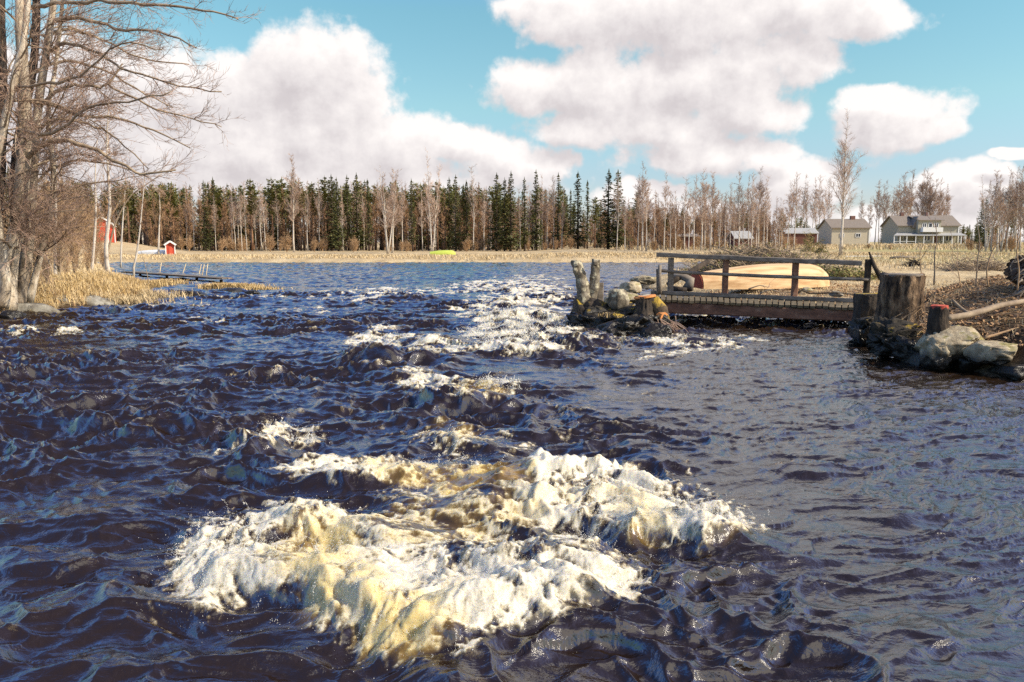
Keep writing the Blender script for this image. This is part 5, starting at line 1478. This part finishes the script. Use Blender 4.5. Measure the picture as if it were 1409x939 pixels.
tuft(845,430,.10,.08,200,.12,'little yellow grass tuft on the bridge islet',9,'straw_gold',.33).location = D(840,436,17.45)-Vector((0,0,.33))

# ------------------------------------------------------------------ log boom / narrow jetty on the left
a = G(176, 374.5, .18); b_ = G(309, 383.5, .18); mid = (a+b_)/2
root = empty('jetty', (mid.x, mid.y, 0), 'long narrow plank jetty lying low over the water at the left bank', 'jetty')
for k in range(3):
    off = Vector((0, .0, 0)) + Vector(((b_-a).normalized().y, -(b_-a).normalized().x, 0))*(k-1)*.28
    mb = MB(); mb.beam(a-Vector((mid.x, mid.y, 0))+off, b_-Vector((mid.x, mid.y, 0))+off, .24, .055, wob=.012, seg=10); mb.build('plank', M['dark_wood' if k == 2 else 'old_wood'], root)
for t in (.15, .45, .75, .97):
    q = a.lerp(b_, t)-Vector((mid.x, mid.y, 0)); mb = MB(); mb.tube([(q.x, q.y, -.9), (q.x, q.y, .12)], .07, n=8, jit=.06); mb.build('pile', M['dark_wood'], root)
random.seed(2)
for i, (x0, y0, x1, y1) in enumerate([(217,376,222,362),(246,377,256,363),(270,378,277,364),(275,379,281,364),(281,379,286,363)]):
    p0, p1 = G(x0, y0), None; p0.z = -.6; p1 = D(x1, y1, p0.y+.2)
    mb = MB(); mb.tube([p0, p0.lerp(p1, .5), p1], [.028,.026,.022], n=6); o = mb.build('stake', M['straw'], smooth=True)
    tag(o, ['lone pale stake leaning at the left part of the jetty','pale stake leaning right in the middle of the jetty','left one of three close stakes by the jetty','middle one of three close stakes by the jetty','right one of three close stakes by the jetty'][i], 'stake', 'pale leaning stakes by the jetty')

# ------------------------------------------------------------------ buildings
M['red_wall'] = mat_noise('red_ochre_boards', [(0.3, (0.42, 0.055, 0.03)), (0.7, (0.58, 0.10, 0.055))], scale=2, stretch=(6,6,.3), rough=.8, bstr=.2)
M['darkred'] = mat_noise('dull_red_boards', [(0.3, (0.10, 0.04, 0.03)), (0.7, (0.19, 0.085, 0.06))], scale=2, stretch=(6,6,.3), rough=.9, bstr=.2)
M['beige'] = mat_noise('beige_boards', [(0.3, (0.48, 0.42, 0.31)), (0.7, (0.56, 0.49, 0.37))], scale=2, stretch=(.3,.3,6), rough=.8, bstr=.15)
M['greenbeige'] = mat_noise('grey_green_boards', [(0.3, (0.34, 0.31, 0.235)), (0.7, (0.42, 0.385, 0.29))], scale=2, stretch=(.3,.3,6), rough=.8, bstr=.15)
M['roof'] = mat_noise('grey_brown_roof', [(0.3, (0.19, 0.155, 0.125)), (0.7, (0.28, 0.235, 0.19))], scale=1.2, stretch=(8,1,1), rough=.7, bstr=.3)
M['roof_light'] = mat_noise('pale_grey_roof', [(0.3, (0.30, 0.30, 0.29)), (0.7, (0.48, 0.47, 0.45))], scale=1.2, stretch=(8,1,1), rough=.7, bstr=.2)
M['brick'] = mat_plain('chimney_brick', (0.20, 0.10, 0.075))
mg, ntg, bg_ = nm('window_glass'); bg_.inputs['Base Color'].default_value = (.03, .04, .05, 1); bg_.inputs['Roughness'].default_value = .05; M['glass'] = mg

def part_box(root, name, c, s, mat):
    mb = MB(); mb.box(c, s); return mb.build(name, M[mat], root)
def gable_roof(root, x0, x1, y0, y1, ze, zr, mat, th=.18, over=.4, name='roof'):
    """ridge along x"""
    ym = (y0+y1)/2; mb = MB()
    x0 -= over; x1 += over; sl = (zr-ze)/(ym-y0); y0o, y1o = y0-over, y1+over; zeo = ze-over*sl
    for (ya, za, yb_, zb) in ((y0o, zeo, ym, zr), (y1o, zeo, ym, zr)):
        mb.add([(x0,ya,za),(x1,ya,za),(x1,yb_,zb),(x0,yb_,zb),(x0,ya,za+th),(x1,ya,za+th),(x1,yb_,zb+th),(x0,yb_,zb+th)], quads=[(0,1,2,3),(7,6,5,4),(0,4,5,1),(1,5,6,2),(3,7,4,0),(2,6,7,3)])
    return mb.build(name, M[mat], root)
def gable_walls(root, x0, x1, y0, y1, ze, zr, mat, name='wall'):
    ym = (y0+y1)/2; mb = MB()
    mb.add([(x0,y0,0),(x1,y0,0),(x1,y1,0),(x0,y1,0),(x0,y0,ze),(x1,y0,ze),(x1,y1,ze),(x0,y1,ze),(x0,ym,zr-.02),(x1,ym,zr-.02)],
           tris=[(4,8,7),(5,6,9)], quads=[(0,1,5,4),(1,2,6,5),(2,3,7,6),(3,0,4,7),(4,5,9,8),(6,7,8,9)])
    return mb.build(name, M[mat], root)
def window(root, x, z, w, h, y, panes=2, frame='white'):
    fr = MB(); t = .11
    for (cx, cz, sx, sz) in ((x, z+h/2, w+t, t), (x, z-h/2, w+t, t), (x-w/2, z, t, h), (x+w/2, z, t, h)): fr.box((cx, y-.05, cz), (sx, .08, sz))
    for k in range(1, panes): fr.box((x-w/2+w*k/panes, y-.045, z), (t*.7, .06, h))
    f = fr.build('window', M[frame], root)
    g_ = MB(); g_.box((x, y-.012, z), (w, .02, h)); g_.build('pane', M['glass'], f)

# large house: 14.6 m wide at 190 m
def at_px(x, y, dist):
    p = D(x, y, dist); return Vector((p.x, p.y, LZ(p.x, p.y)))
hd = 190; k = hd/F_PX
h0 = at_px(1275.5, 336, hd)
root = empty('large_house', h0, 'large two-storey beige house with grey roof, balcony and white veranda', 'house')
def hx(px): return (px-1275.5)*k
def hz(py): return D(1275.5, py, hd).z-h0.z
ze, zr = hz(310), hz(297)
gable_walls(root, hx(1235), hx(1317), 0, 8, ze, zr, 'greenbeige')
rf = gable_roof(root, hx(1235), hx(1317), 0, 8, ze, zr, 'roof', over=.5)
for (x, y0) in ((1250, 293.5), (1284, 294)):
    cb_ = MB(); cb_.box((hx(x), 4, hz(296.5)), (.7 if x == 1250 else .4, .6, 1.6)); cb_.build('chimney', M['brick'], rf)
# cross gable with the balcony
part_box(root, 'bay', (hx(1273), -.75, (hz(336)+hz(302.5))/2), ((1290-1259)*k, 1.5, hz(302.5)-hz(336)), 'greenbeige')
mb = MB(); x0, x1 = hx(1257), hx(1292); mb.add([(x0,-1.9,hz(304)),(x1,-1.9,hz(304)),(x1,3.4,hz(297.5)),(x0,3.4,hz(297.5)),(x0,-1.9,hz(303)),(x1,-1.9,hz(303)),(x1,3.4,hz(296.6)),(x0,3.4,hz(296.6))], quads=[(0,3,2,1),(4,5,6,7),(0,1,5,4),(1,2,6,5),(2,3,7,6),(3,0,4,7)]); mb.build('dormer_roof', M['roof'], root)
mb = MB(); mb.add([(hx(1252),-.6,hz(313.6)),(hx(1259.5),-.6,hz(313.6)),(hx(1259.5),-.6,hz(298)),(hx(1252),0.1,hz(313.6)),(hx(1259.5),0.1,hz(313.6)),(hx(1259.5),2.5,hz(298))], tris=[(0,1,2),(3,5,4)], quads=[(0,2,5,3),(1,4,5,2),(0,3,4,1)]); mb.build('gable_side', M['roof'], root)
part_box(root, 'balcony', (hx(1274.5), -2.1, hz(316.5)), ((1288-1261)*k, 1.2, (320-314)*k), 'white')
for x in (1266, 1274, 1282): window(root, hx(x), hz(310.5), 5*k, 5.5*k, -1.5, 2 if x != 1274 else 1)
mb = MB(); mb.add([(hx(1221),-3.2,hz(324)),(hx(1319),-3.2,hz(324)),(hx(1319),0.0,hz(320.5)),(hx(1234),0.0,hz(320.5)),(hx(1221),-3.2,hz(324.9)),(hx(1319),-3.2,hz(324.9)),(hx(1319),0.0,hz(321.6)),(hx(1234),0.0,hz(321.6))], quads=[(0,1,2,3),(7,6,5,4),(0,4,5,1),(1,5,6,2),(2,6,7,3),(3,7,4,0)]); mb.build('veranda_roof', M['roof_light'], root)
for x in (1222,1230,1239,1251,1262,1274.5,1288,1300,1312,1318): part_box(root, 'veranda_post', (hx(x), -3.0, (hz(324.6)-.0)/2), (.16, .16, hz(324.6)), 'white')
for x in (1268, 1272.5): window(root, hx(x), hz(328.3), 3.8*k, 7*k, -1.52, 1)
for x in (1293, 1297.5, 1302, 1306.5): window(root, hx(x), hz(328.3), 3.6*k, 7.2*k, 0, 1)
window(root, hx(1245), hz(328), 5*k, 6*k, 0, 2)
part_box(root, 'door', (hx(1283), -1.53, (hz(324.8))/2), (4*k, .06, hz(325)), 'darkred')
part_box(root, 'corner_board', (hx(1317.3), -.05, ze/2), (.25, .12, ze), 'white')
mb = MB(); mb.box((hx(1236), -3.0, .9), ((1250-1222)*k, .05, .08)); mb.box((hx(1236), -3.0, .45), ((1250-1222)*k, .05, .08)); mb.build('veranda_rail', M['white'], root)

hd2 = 165; k2 = hd2/F_PX; h1 = at_px(1170, 335, hd2)
root = empty('beige_house', h1, 'single-storey beige house with brown-grey roof and one small window', 'house')
Z2 = lambda py: D(1170, py, hd2).z-h1.z
X2 = lambda px: (px-1170)*k2
gable_walls(root, X2(1144), X2(1195.5), 0, 7, Z2(313.5), Z2(302), 'beige')
rf = gable_roof(root, X2(1144), X2(1195.5), 0, 7, Z2(313.5), Z2(302), 'roof', over=.35)
cb_ = MB(); cb_.box((X2(1181), 3.5, Z2(300)), (.9, .7, 1.0)); cb_.build('chimney', M['brick'], rf)
window(root, X2(1180), Z2(324), 6.5*k2, 5*k2, 0, 2)
window(root, X2(1158), Z2(324), 5*k2, 5*k2, 0, 2)
part_box(root, 'corner_board', (X2(1195.2), -.04, Z2(314)/2), (.24, .1, Z2(314)), 'white')

def shed(name, x0, x1, ytop, yeave, ybase, dist, wall, roof, label, cat='shed', depth=4, door=None, trim=False, rz=0.0):
    kk = dist/F_PX; xm = (x0+x1)/2; c_ = at_px(xm, ybase, dist)
    rt = empty(name, c_, label, cat, None, rz)
    Z = lambda py: D(xm, py, dist).z-c_.z
    gable_walls(rt, (x0-xm)*kk, (x1-xm)*kk, 0, depth, Z(yeave), Z(ytop), wall)
    gable_roof(rt, (x0-xm)*kk, (x1-xm)*kk, 0, depth, Z(yeave), Z(ytop), roof, .12, .25)
    if door: part_box(rt, 'door', ((door-xm)*kk, -.03, Z(yeave)*.38), (5*kk, .08, Z(yeave)*.76), 'dark_wood')
    if trim:
        for xx in (x0, x1): part_box(rt, 'corner_board', ((xx-xm)*kk, -.04, Z(yeave)/2), (.15, .1, Z(yeave)), 'white')
    return rt
shed('red_shed', 1081, 1124, 314.5, 321, 332, 150, 'darkred', 'roof_light', 'long low red shed with pale grey roof left of the beige house', door=1118)
shed('wooden_shed', 923, 961, 323, 326, 341, 125, 'darkred', 'roof', 'dark brown flat-roofed shed half hidden behind the birch trunks', door=940)
shed('lean_to', 1012, 1034, 319, 328, 337, 118, 'darkred', 'roof_light', 'small hut with a slanting pale roof behind the brush pile')
rt = None
def hut_front(name, x0, x1, ytop, yeave, ybase, dist, label, depth=1.6, door=True):
    """a hut with its gable towards the camera and white boards along the roof"""
    kk = dist/F_PX; xm = (x0+x1)/2; c_ = at_px(xm, ybase, dist)
    rt = empty(name, c_, label, 'hut', None, .40)
    Z = lambda py: D(xm, py, dist).z-c_.z
    w = (x1-x0)*kk; ze_, zr_ = Z(yeave), Z(ytop)
    mb = MB(); y0, y1 = 0, depth
    mb.add([(-w/2,y0,0),(w/2,y0,0),(w/2,y1,0),(-w/2,y1,0),(-w/2,y0,ze_),(w/2,y0,ze_),(w/2,y1,ze_),(-w/2,y1,ze_),(0,y0,zr_),(0,y1,zr_)], tris=[(4,5,8),(6,7,9)], quads=[(0,1,5,4),(1,2,6,5),(2,3,7,6),(3,0,4,7),(5,6,9,8),(7,4,8,9)])
    mb.build('wall', M['red_wall'], rt)
    mb = MB(); ov = w*.16; sl = (zr_-ze_)/(w/2); zo = ze_-ov*sl; th = .10
    for s_ in (-1, 1):
        mb.add([(s_*(w/2+ov),-.2,zo),(0,-.2,zr_),(0,y1+.2,zr_),(s_*(w/2+ov),y1+.2,zo),(s_*(w/2+ov),-.2,zo+th),(0,-.2,zr_+th),(0,y1+.2,zr_+th),(s_*(w/2+ov),y1+.2,zo+th)], quads=[(0,1,2,3),(4,7,6,5),(0,4,5,1),(1,5,6,2),(2,6,7,3),(3,7,4,0)])
    mb.build('roof', M['roof_light'], rt)
    mb = MB()
    for s_ in (-1, 1): mb.beam((s_*(w/2+ov), -.24, zo+.02), (0, -.24, zr_+.02), .06, .17, up=Vector((0,0,1)))
    mb.build('barge_board', M['white'], rt)
    if door: part_box(rt, 'door', (0, -.03, ze_*.42), (w*.42, .05, ze_*.8), 'red_wall')
    for s_ in (-1, 1): part_box(rt, 'corner_board', (s_*w/2, -.02, ze_/2), (.09, .09, ze_), 'white')
    return rt
hut_front('small_hut', 229, 240.5, 332.5, 336.5, 351.5, 84, 'small bright red hut with white roof edges on the far bank')
hut_front('red_barn', 133, 147, 299, 303, 331, 100, 'tall narrow red barn with white roof edge behind the bushes', 2.6)
hut_front('red_barn', 150, 158, 307, 311, 331, 101, 'lower red annex with white corner right beside the tall red barn', 2.4)

# fallen boards and a dead trunk on the field
g = ground_at(1190, 355)
mb = MB(); mb.beam((-1.6,0,.12),(1.4,.2,.14),.25,.05,seg=3); o = mb.build('pale_board', M['white']); o.location = g; tag(o, 'long pale board lying on the field behind the handrail end', 'board')
g = ground_at(1247, 357)
mb = MB(); mb.tube([(-1.2,0,.1),(-.3,.1,.18),(.8,0,.12)], [.08,.1,.07], n=8, jit=.15); o = mb.build('log', M['old_wood'], smooth=True); o.location = g; tag(o, 'weathered log lying on the field beyond the flat-topped stump', 'log')
c = at_px(1258, 355, 46); pile('brush_pile', c, .5, .4, .45, 160, .5, 'dark_wood', 'small dark tangle on the field beyond the flat-topped stump', seed=9, r=.02)
c = at_px(1345, 352, 40); pile('brush_pile', c, 1.6, 1.0, .7, 500, .9, 'limb', 'brown heap of branches on the field before the root wad', seed=10, r=.014)
c = at_px(1129, 345, 80); pile('young_pine', c, .5, .5, 1.6, 260, .5, 'twig_tan', 'small round green pine bush in front of the red shed', 'bush', seed=11, r=.012, leaves=1600, lm='pine')
c = at_px(1112, 340, 95); pile('young_pine', c, .6, .6, 2.6, 260, .6, 'twig_tan', 'taller light green pine sapling left of the small pine bush', 'bush', seed=12, r=.012, leaves=1800, lm='pine')

_rr = random.Random(9)
for i in range(20):
    t = _rr.random(); x = 1185+t*235; y = 470+t*48+_rr.uniform(-8, 3); sz = _rr.uniform(.07, .19)
    rock(x, y, (sz, sz*.8, sz*.7), 'small dark stone wedged along the waterline of the right bank', 240+i, 'wetrock', .03, .35, group='small stones along the right waterline', sub=3, name='stone')
def hanging(name, cx, cy, r, n, L, mat, seed, zlo, zhi):
    rng = np.random.default_rng(seed)
    a = rng.uniform(math.pi*.85, math.pi*2.1, n); rr = r*rng.uniform(.85, 1.25, n)
    P = np.stack([cx+np.cos(a)*rr, cy+np.sin(a)*rr, rng.uniform(zlo, zhi, n)], 1)
    d = np.stack([np.cos(a)*.3+rng.normal(0, .3, n), np.sin(a)*.3+rng.normal(0, .2, n), -rng.uniform(.2, 1, n)], 1)*L
    mb = MB(); mb.twigs(P, P+d*.5+rng.normal(0, .02, d.shape), P+d, .004); o = mb.build(name, M[mat]); tag(o, kind='stuff')
q = D(1250, 420, 13.5); hanging('root_fringe', q.x+.25, q.y, .25, 260, .35, 'twig_tan', 3, .35, .95)
q = D(1262, 440, 13.2); hanging('root_fringe', q.x+.15, q.y, .35, 220, .4, 'limb', 4, .25, .75)
def bank_face(n, seed, mat, L, r):
    rng = np.random.default_rng(seed); t = rng.random(n)
    px = 1262+t*170; py = 455+t*42+rng.normal(0, 14, n)
    P = np.array([list(D(a, b, 12.5-0.9*((a-1262)/150)+rng.uniform(-.1, .4))) for a, b in zip(px, py)])
    az = rng.random(n)*6.283; d = np.stack([np.cos(az), np.sin(az)*.5, rng.normal(-.25, .4, n)], 1)*(L*(.4+rng.random(n)))[:, None]
    P[:, 2] = np.maximum(P[:, 2], .12)
    mb = MB(); mb.twigs(P, P+d*.5+rng.normal(0, .03, d.shape), P+d, r); o = mb.build('twig_litter', M[mat]); tag(o, kind='stuff')
bank_face(150, 5, 'twig_tan', .30, .0045); bank_face(160, 6, 'limb', .40, .006); bank_face(600, 7, 'leaf', .09, .012)

# ------------------------------------------------------------------ sky, sun, camera
SUN_AZ, SUN_EL = R(108), R(36)      # azimuth clockwise from +Y
SUN_DIR = Vector((math.sin(SUN_AZ)*math.cos(SUN_EL), math.cos(SUN_AZ)*math.cos(SUN_EL), math.sin(SUN_EL)))

CLOUDS = [  # pixel centre, radii
    (440,92,82,52),(330,120,95,42),(460,150,72,62),(230,130,150,52),(300,190,190,58),(440,205,150,50),(110,160,130,80),(560,200,75,30),(60,230,180,50),
    (640,205,48,26),(690,225,55,30),(750,232,42,22),(780,225,22,14),(400,245,320,26),
    (790,18,95,38),(930,15,150,50),(1090,18,105,36),(1170,30,70,24),
    (760,120,90,30),(860,115,120,48),(980,110,110,52),(1080,85,75,30),(1120,70,35,18),(900,175,150,28),(800,180,60,24),(1020,160,70,30),(970,215,95,22),(1060,218,40,12),
    (1235,150,58,26),(1215,190,45,30),(1265,185,40,18),
    (1100,250,60,24),(1350,255,42,22),(1310,272,55,22),(1400,212,24,7),(870,270,60,16),(1000,300,160,20),(1250,315,200,16),
]
def build_world():
    w = bpy.data.worlds.new('World'); SC.world = w; w.use_nodes = True
    nt = w.node_tree; nt.nodes.clear(); L = nt.links.new
    tc = nt.nodes.new('ShaderNodeTexCoord')
    sp = nt.nodes.new('ShaderNodeSeparateXYZ'); L(tc.outputs['Generated'], sp.inputs[0])
    az = mathn(nt, 'MULTIPLY', mathn(nt, 'ARCTAN2', sp.outputs[0], sp.outputs[1]), 57.2958)
    el = mathn(nt, 'MULTIPLY', mathn(nt, 'ARCSINE', sp.outputs[2]), 57.2958)
    cb = nt.nodes.new('ShaderNodeCombineXYZ'); L(az, cb.inputs[0]); L(el, cb.inputs[1])
    A = cb.outputs[0]
    def vadd(v, off):
        n = nt.nodes.new('ShaderNodeVectorMath'); n.operation = 'ADD'; L(v, n.inputs[0]); n.inputs[1].default_value = off; return n.outputs[0]
    def vnoise(v, scale, detail, rough, amp):
        n = nt.nodes.new('ShaderNodeTexNoise'); L(v, n.inputs['Vector']); n.inputs['Scale'].default_value = scale
        n.inputs['Detail'].default_value = detail; n.inputs['Roughness'].default_value = rough
        return n
    def field(v, fine=True):
        cur = None
        wn = vnoise(v, 0.16, 4, 0.6, 1)
        s1 = nt.nodes.new('ShaderNodeVectorMath'); s1.operation = 'SUBTRACT'; L(wn.outputs['Color'], s1.inputs[0]); s1.inputs[1].default_value = (0.5, 0.5, 0.5)
        s2 = nt.nodes.new('ShaderNodeVectorMath'); s2.operation = 'MULTIPLY_ADD'; L(s1.outputs[0], s2.inputs[0]); s2.inputs[1].default_value = (5.0, 3.4, 0); L(v, s2.inputs[2])
        vw = s2.outputs[0]
        for (cx, cy, rx, ry) in CLOUDS:
            d = ray(cx, cy).normalized()
            a0, e0 = math.degrees(math.atan2(d.x, d.y)), math.degrees(math.asin(d.z))
            ra, re = rx/19.3*1.22, ry/19.3*1.28
            m_ = nt.nodes.new('ShaderNodeVectorMath'); m_.operation = 'MULTIPLY_ADD'
            L(vw, m_.inputs[0]); m_.inputs[1].default_value = (1/ra, 1/re, 0); m_.inputs[2].default_value = (-a0/ra, -e0/re, 0)
            dt = nt.nodes.new('ShaderNodeVectorMath'); dt.operation = 'DOT_PRODUCT'; L(m_.outputs[0], dt.inputs[0]); L(m_.outputs[0], dt.inputs[1])
            val = mathn(nt, 'SUBTRACT', 1.0, dt.outputs['Value'])
            cur = val if cur is None else mathn(nt, 'SMOOTH_MAX', cur, val, 0.25)
        # the added, unseen clouds over the rest of the sky come below
        return mathn(nt, 'MAXIMUM', cur, -1.2), vw
    def dens(v, det=7):
        f, vw = field(v)
        n = vnoise(v, 0.30, det, 0.60, 1).outputs['Fac']
        return mathn(nt, 'ADD', f, mathn(nt, 'MULTIPLY_ADD', n, 2.6, -1.38))
    # unseen clouds added outside the view, spread to darken or brighten the water's reflections
    hz = mathn(nt, 'ADD', mathn(nt, 'MAXIMUM', sp.outputs[2], 0), 0.12)
    c2 = nt.nodes.new('ShaderNodeCombineXYZ'); L(mathn(nt, 'DIVIDE', sp.outputs[0], hz), c2.inputs[0]); L(mathn(nt, 'DIVIDE', sp.outputs[1], hz), c2.inputs[1])
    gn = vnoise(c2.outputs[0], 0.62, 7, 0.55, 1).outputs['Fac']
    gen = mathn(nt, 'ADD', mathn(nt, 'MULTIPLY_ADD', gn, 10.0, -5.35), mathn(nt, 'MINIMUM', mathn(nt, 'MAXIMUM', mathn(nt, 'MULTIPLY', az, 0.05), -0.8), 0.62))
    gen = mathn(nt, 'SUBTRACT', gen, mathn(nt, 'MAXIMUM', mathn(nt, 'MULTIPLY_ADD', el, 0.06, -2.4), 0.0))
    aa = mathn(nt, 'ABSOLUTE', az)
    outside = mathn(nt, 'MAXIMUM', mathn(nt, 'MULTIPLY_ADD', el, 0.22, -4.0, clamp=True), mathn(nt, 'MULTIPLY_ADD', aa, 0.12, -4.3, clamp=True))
    d0 = dens(A); d1 = dens(vadd(A, (0.8, 1.5, 0)), 6)
    def sel(a, b): return mathn(nt, 'ADD', mathn(nt, 'MULTIPLY', a, mathn(nt, 'SUBTRACT', 1.0, outside)), mathn(nt, 'MULTIPLY', b, outside))
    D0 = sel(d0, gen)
    mr = nt.nodes.new('ShaderNodeMapRange'); mr.interpolation_type = 'SMOOTHSTEP'; L(D0, mr.inputs[0]); mr.inputs[1].default_value = -0.20; mr.inputs[2].default_value = 0.46
    alpha = mr.outputs[0]
    # shading: bright towards the sun side, grey where more cloud lies above
    sh = mathn(nt, 'SUBTRACT', d0, d1)
    thick = mathn(nt, 'MULTIPLY_ADD', d1, -0.26, 0.62)
    lit = mathn(nt, 'ADD', thick, mathn(nt, 'MULTIPLY', mathn(nt, 'MINIMUM', mathn(nt, 'MAXIMUM', sh, -0.5), 1.0), 0.30), clamp=True)
    ccol = ramp(nt, lit, [(0.10, (0.47, 0.435, 0.445)), (0.40, (0.59, 0.555, 0.555)), (0.85, (0.76, 0.72, 0.70))])
    sky = nt.nodes.new('ShaderNodeTexSky'); sky.sky_type = 'NISHITA'; sky.sun_disc = False
    sky.sun_elevation = SUN_EL; sky.sun_rotation = SUN_AZ; sky.air_density = 1.0; sky.dust_density = 0.6; sky.ozone_density = 1.6
    tint = ramp(nt, mathn(nt, 'DIVIDE', el, 90.0), [(0.0, (0.80, 0.74, 0.92)), (0.05, (0.72, 0.78, 0.86)), (0.10, (0.80, 0.98, 0.85)), (0.17, (0.76, 1.07, 0.90)), (0.20, (0.75, 1.08, 1.10)), (0.27, (1.08, 1.62, 2.65)), (0.46, (0.60, 0.64, 0.92)), (1.0, (0.50, 0.43, 0.48))])  # bands above the view are coloured to steer what the water reflects
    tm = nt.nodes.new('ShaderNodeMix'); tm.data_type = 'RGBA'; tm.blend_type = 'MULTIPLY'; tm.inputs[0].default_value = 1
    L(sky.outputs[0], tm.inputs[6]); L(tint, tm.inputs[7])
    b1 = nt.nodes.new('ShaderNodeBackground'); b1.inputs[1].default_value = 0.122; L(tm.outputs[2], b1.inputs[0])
    b2 = nt.nodes.new('ShaderNodeBackground'); b2.inputs[1].default_value = 1.0; L(ccol, b2.inputs[0])
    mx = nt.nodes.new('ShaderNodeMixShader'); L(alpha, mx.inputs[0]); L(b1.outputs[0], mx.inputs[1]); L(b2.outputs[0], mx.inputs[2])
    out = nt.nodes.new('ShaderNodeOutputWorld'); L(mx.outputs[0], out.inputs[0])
    w.cycles.sampling_method = 'MANUAL'; w.cycles.sample_map_resolution = 512
build_world()

sun = bpy.data.lights.new('sun', 'SUN'); sun.energy = 4.3; sun.angle = R(0.55); sun.color = (1.0, 0.90, 0.74)
so = bpy.data.objects.new('sun', sun); COL.objects.link(so)
so.rotation_euler = (-SUN_DIR).to_track_quat('-Z', 'Y').to_euler()

cam = bpy.data.cameras.new('camera'); co = bpy.data.objects.new('camera', cam); COL.objects.link(co)
co.location = (0, 0, CAM_H); co.rotation_euler = (math.pi/2 - PITCH, 0, 0)
cam.sensor_width = 36; cam.lens = 36*F_PX/1409; cam.clip_start = 0.05; cam.clip_end = 8000
SC.camera = co
SC.view_settings.view_transform = 'Standard'; SC.view_settings.look = 'None'
SC.view_settings.exposure = 0.5; SC.view_settings.gamma = 1; SC.view_settings.use_curve_mapping = False
SC.cycles.use_denoising = False
SC.cycles.max_bounces = 5; SC.cycles.diffuse_bounces = 2; SC.cycles.glossy_bounces = 3
SC.cycles.caustics_reflective = False; SC.cycles.caustics_refractive = False
SC.cycles.sample_clamp_indirect = 3
SC.cycles.sample_clamp_direct = 4
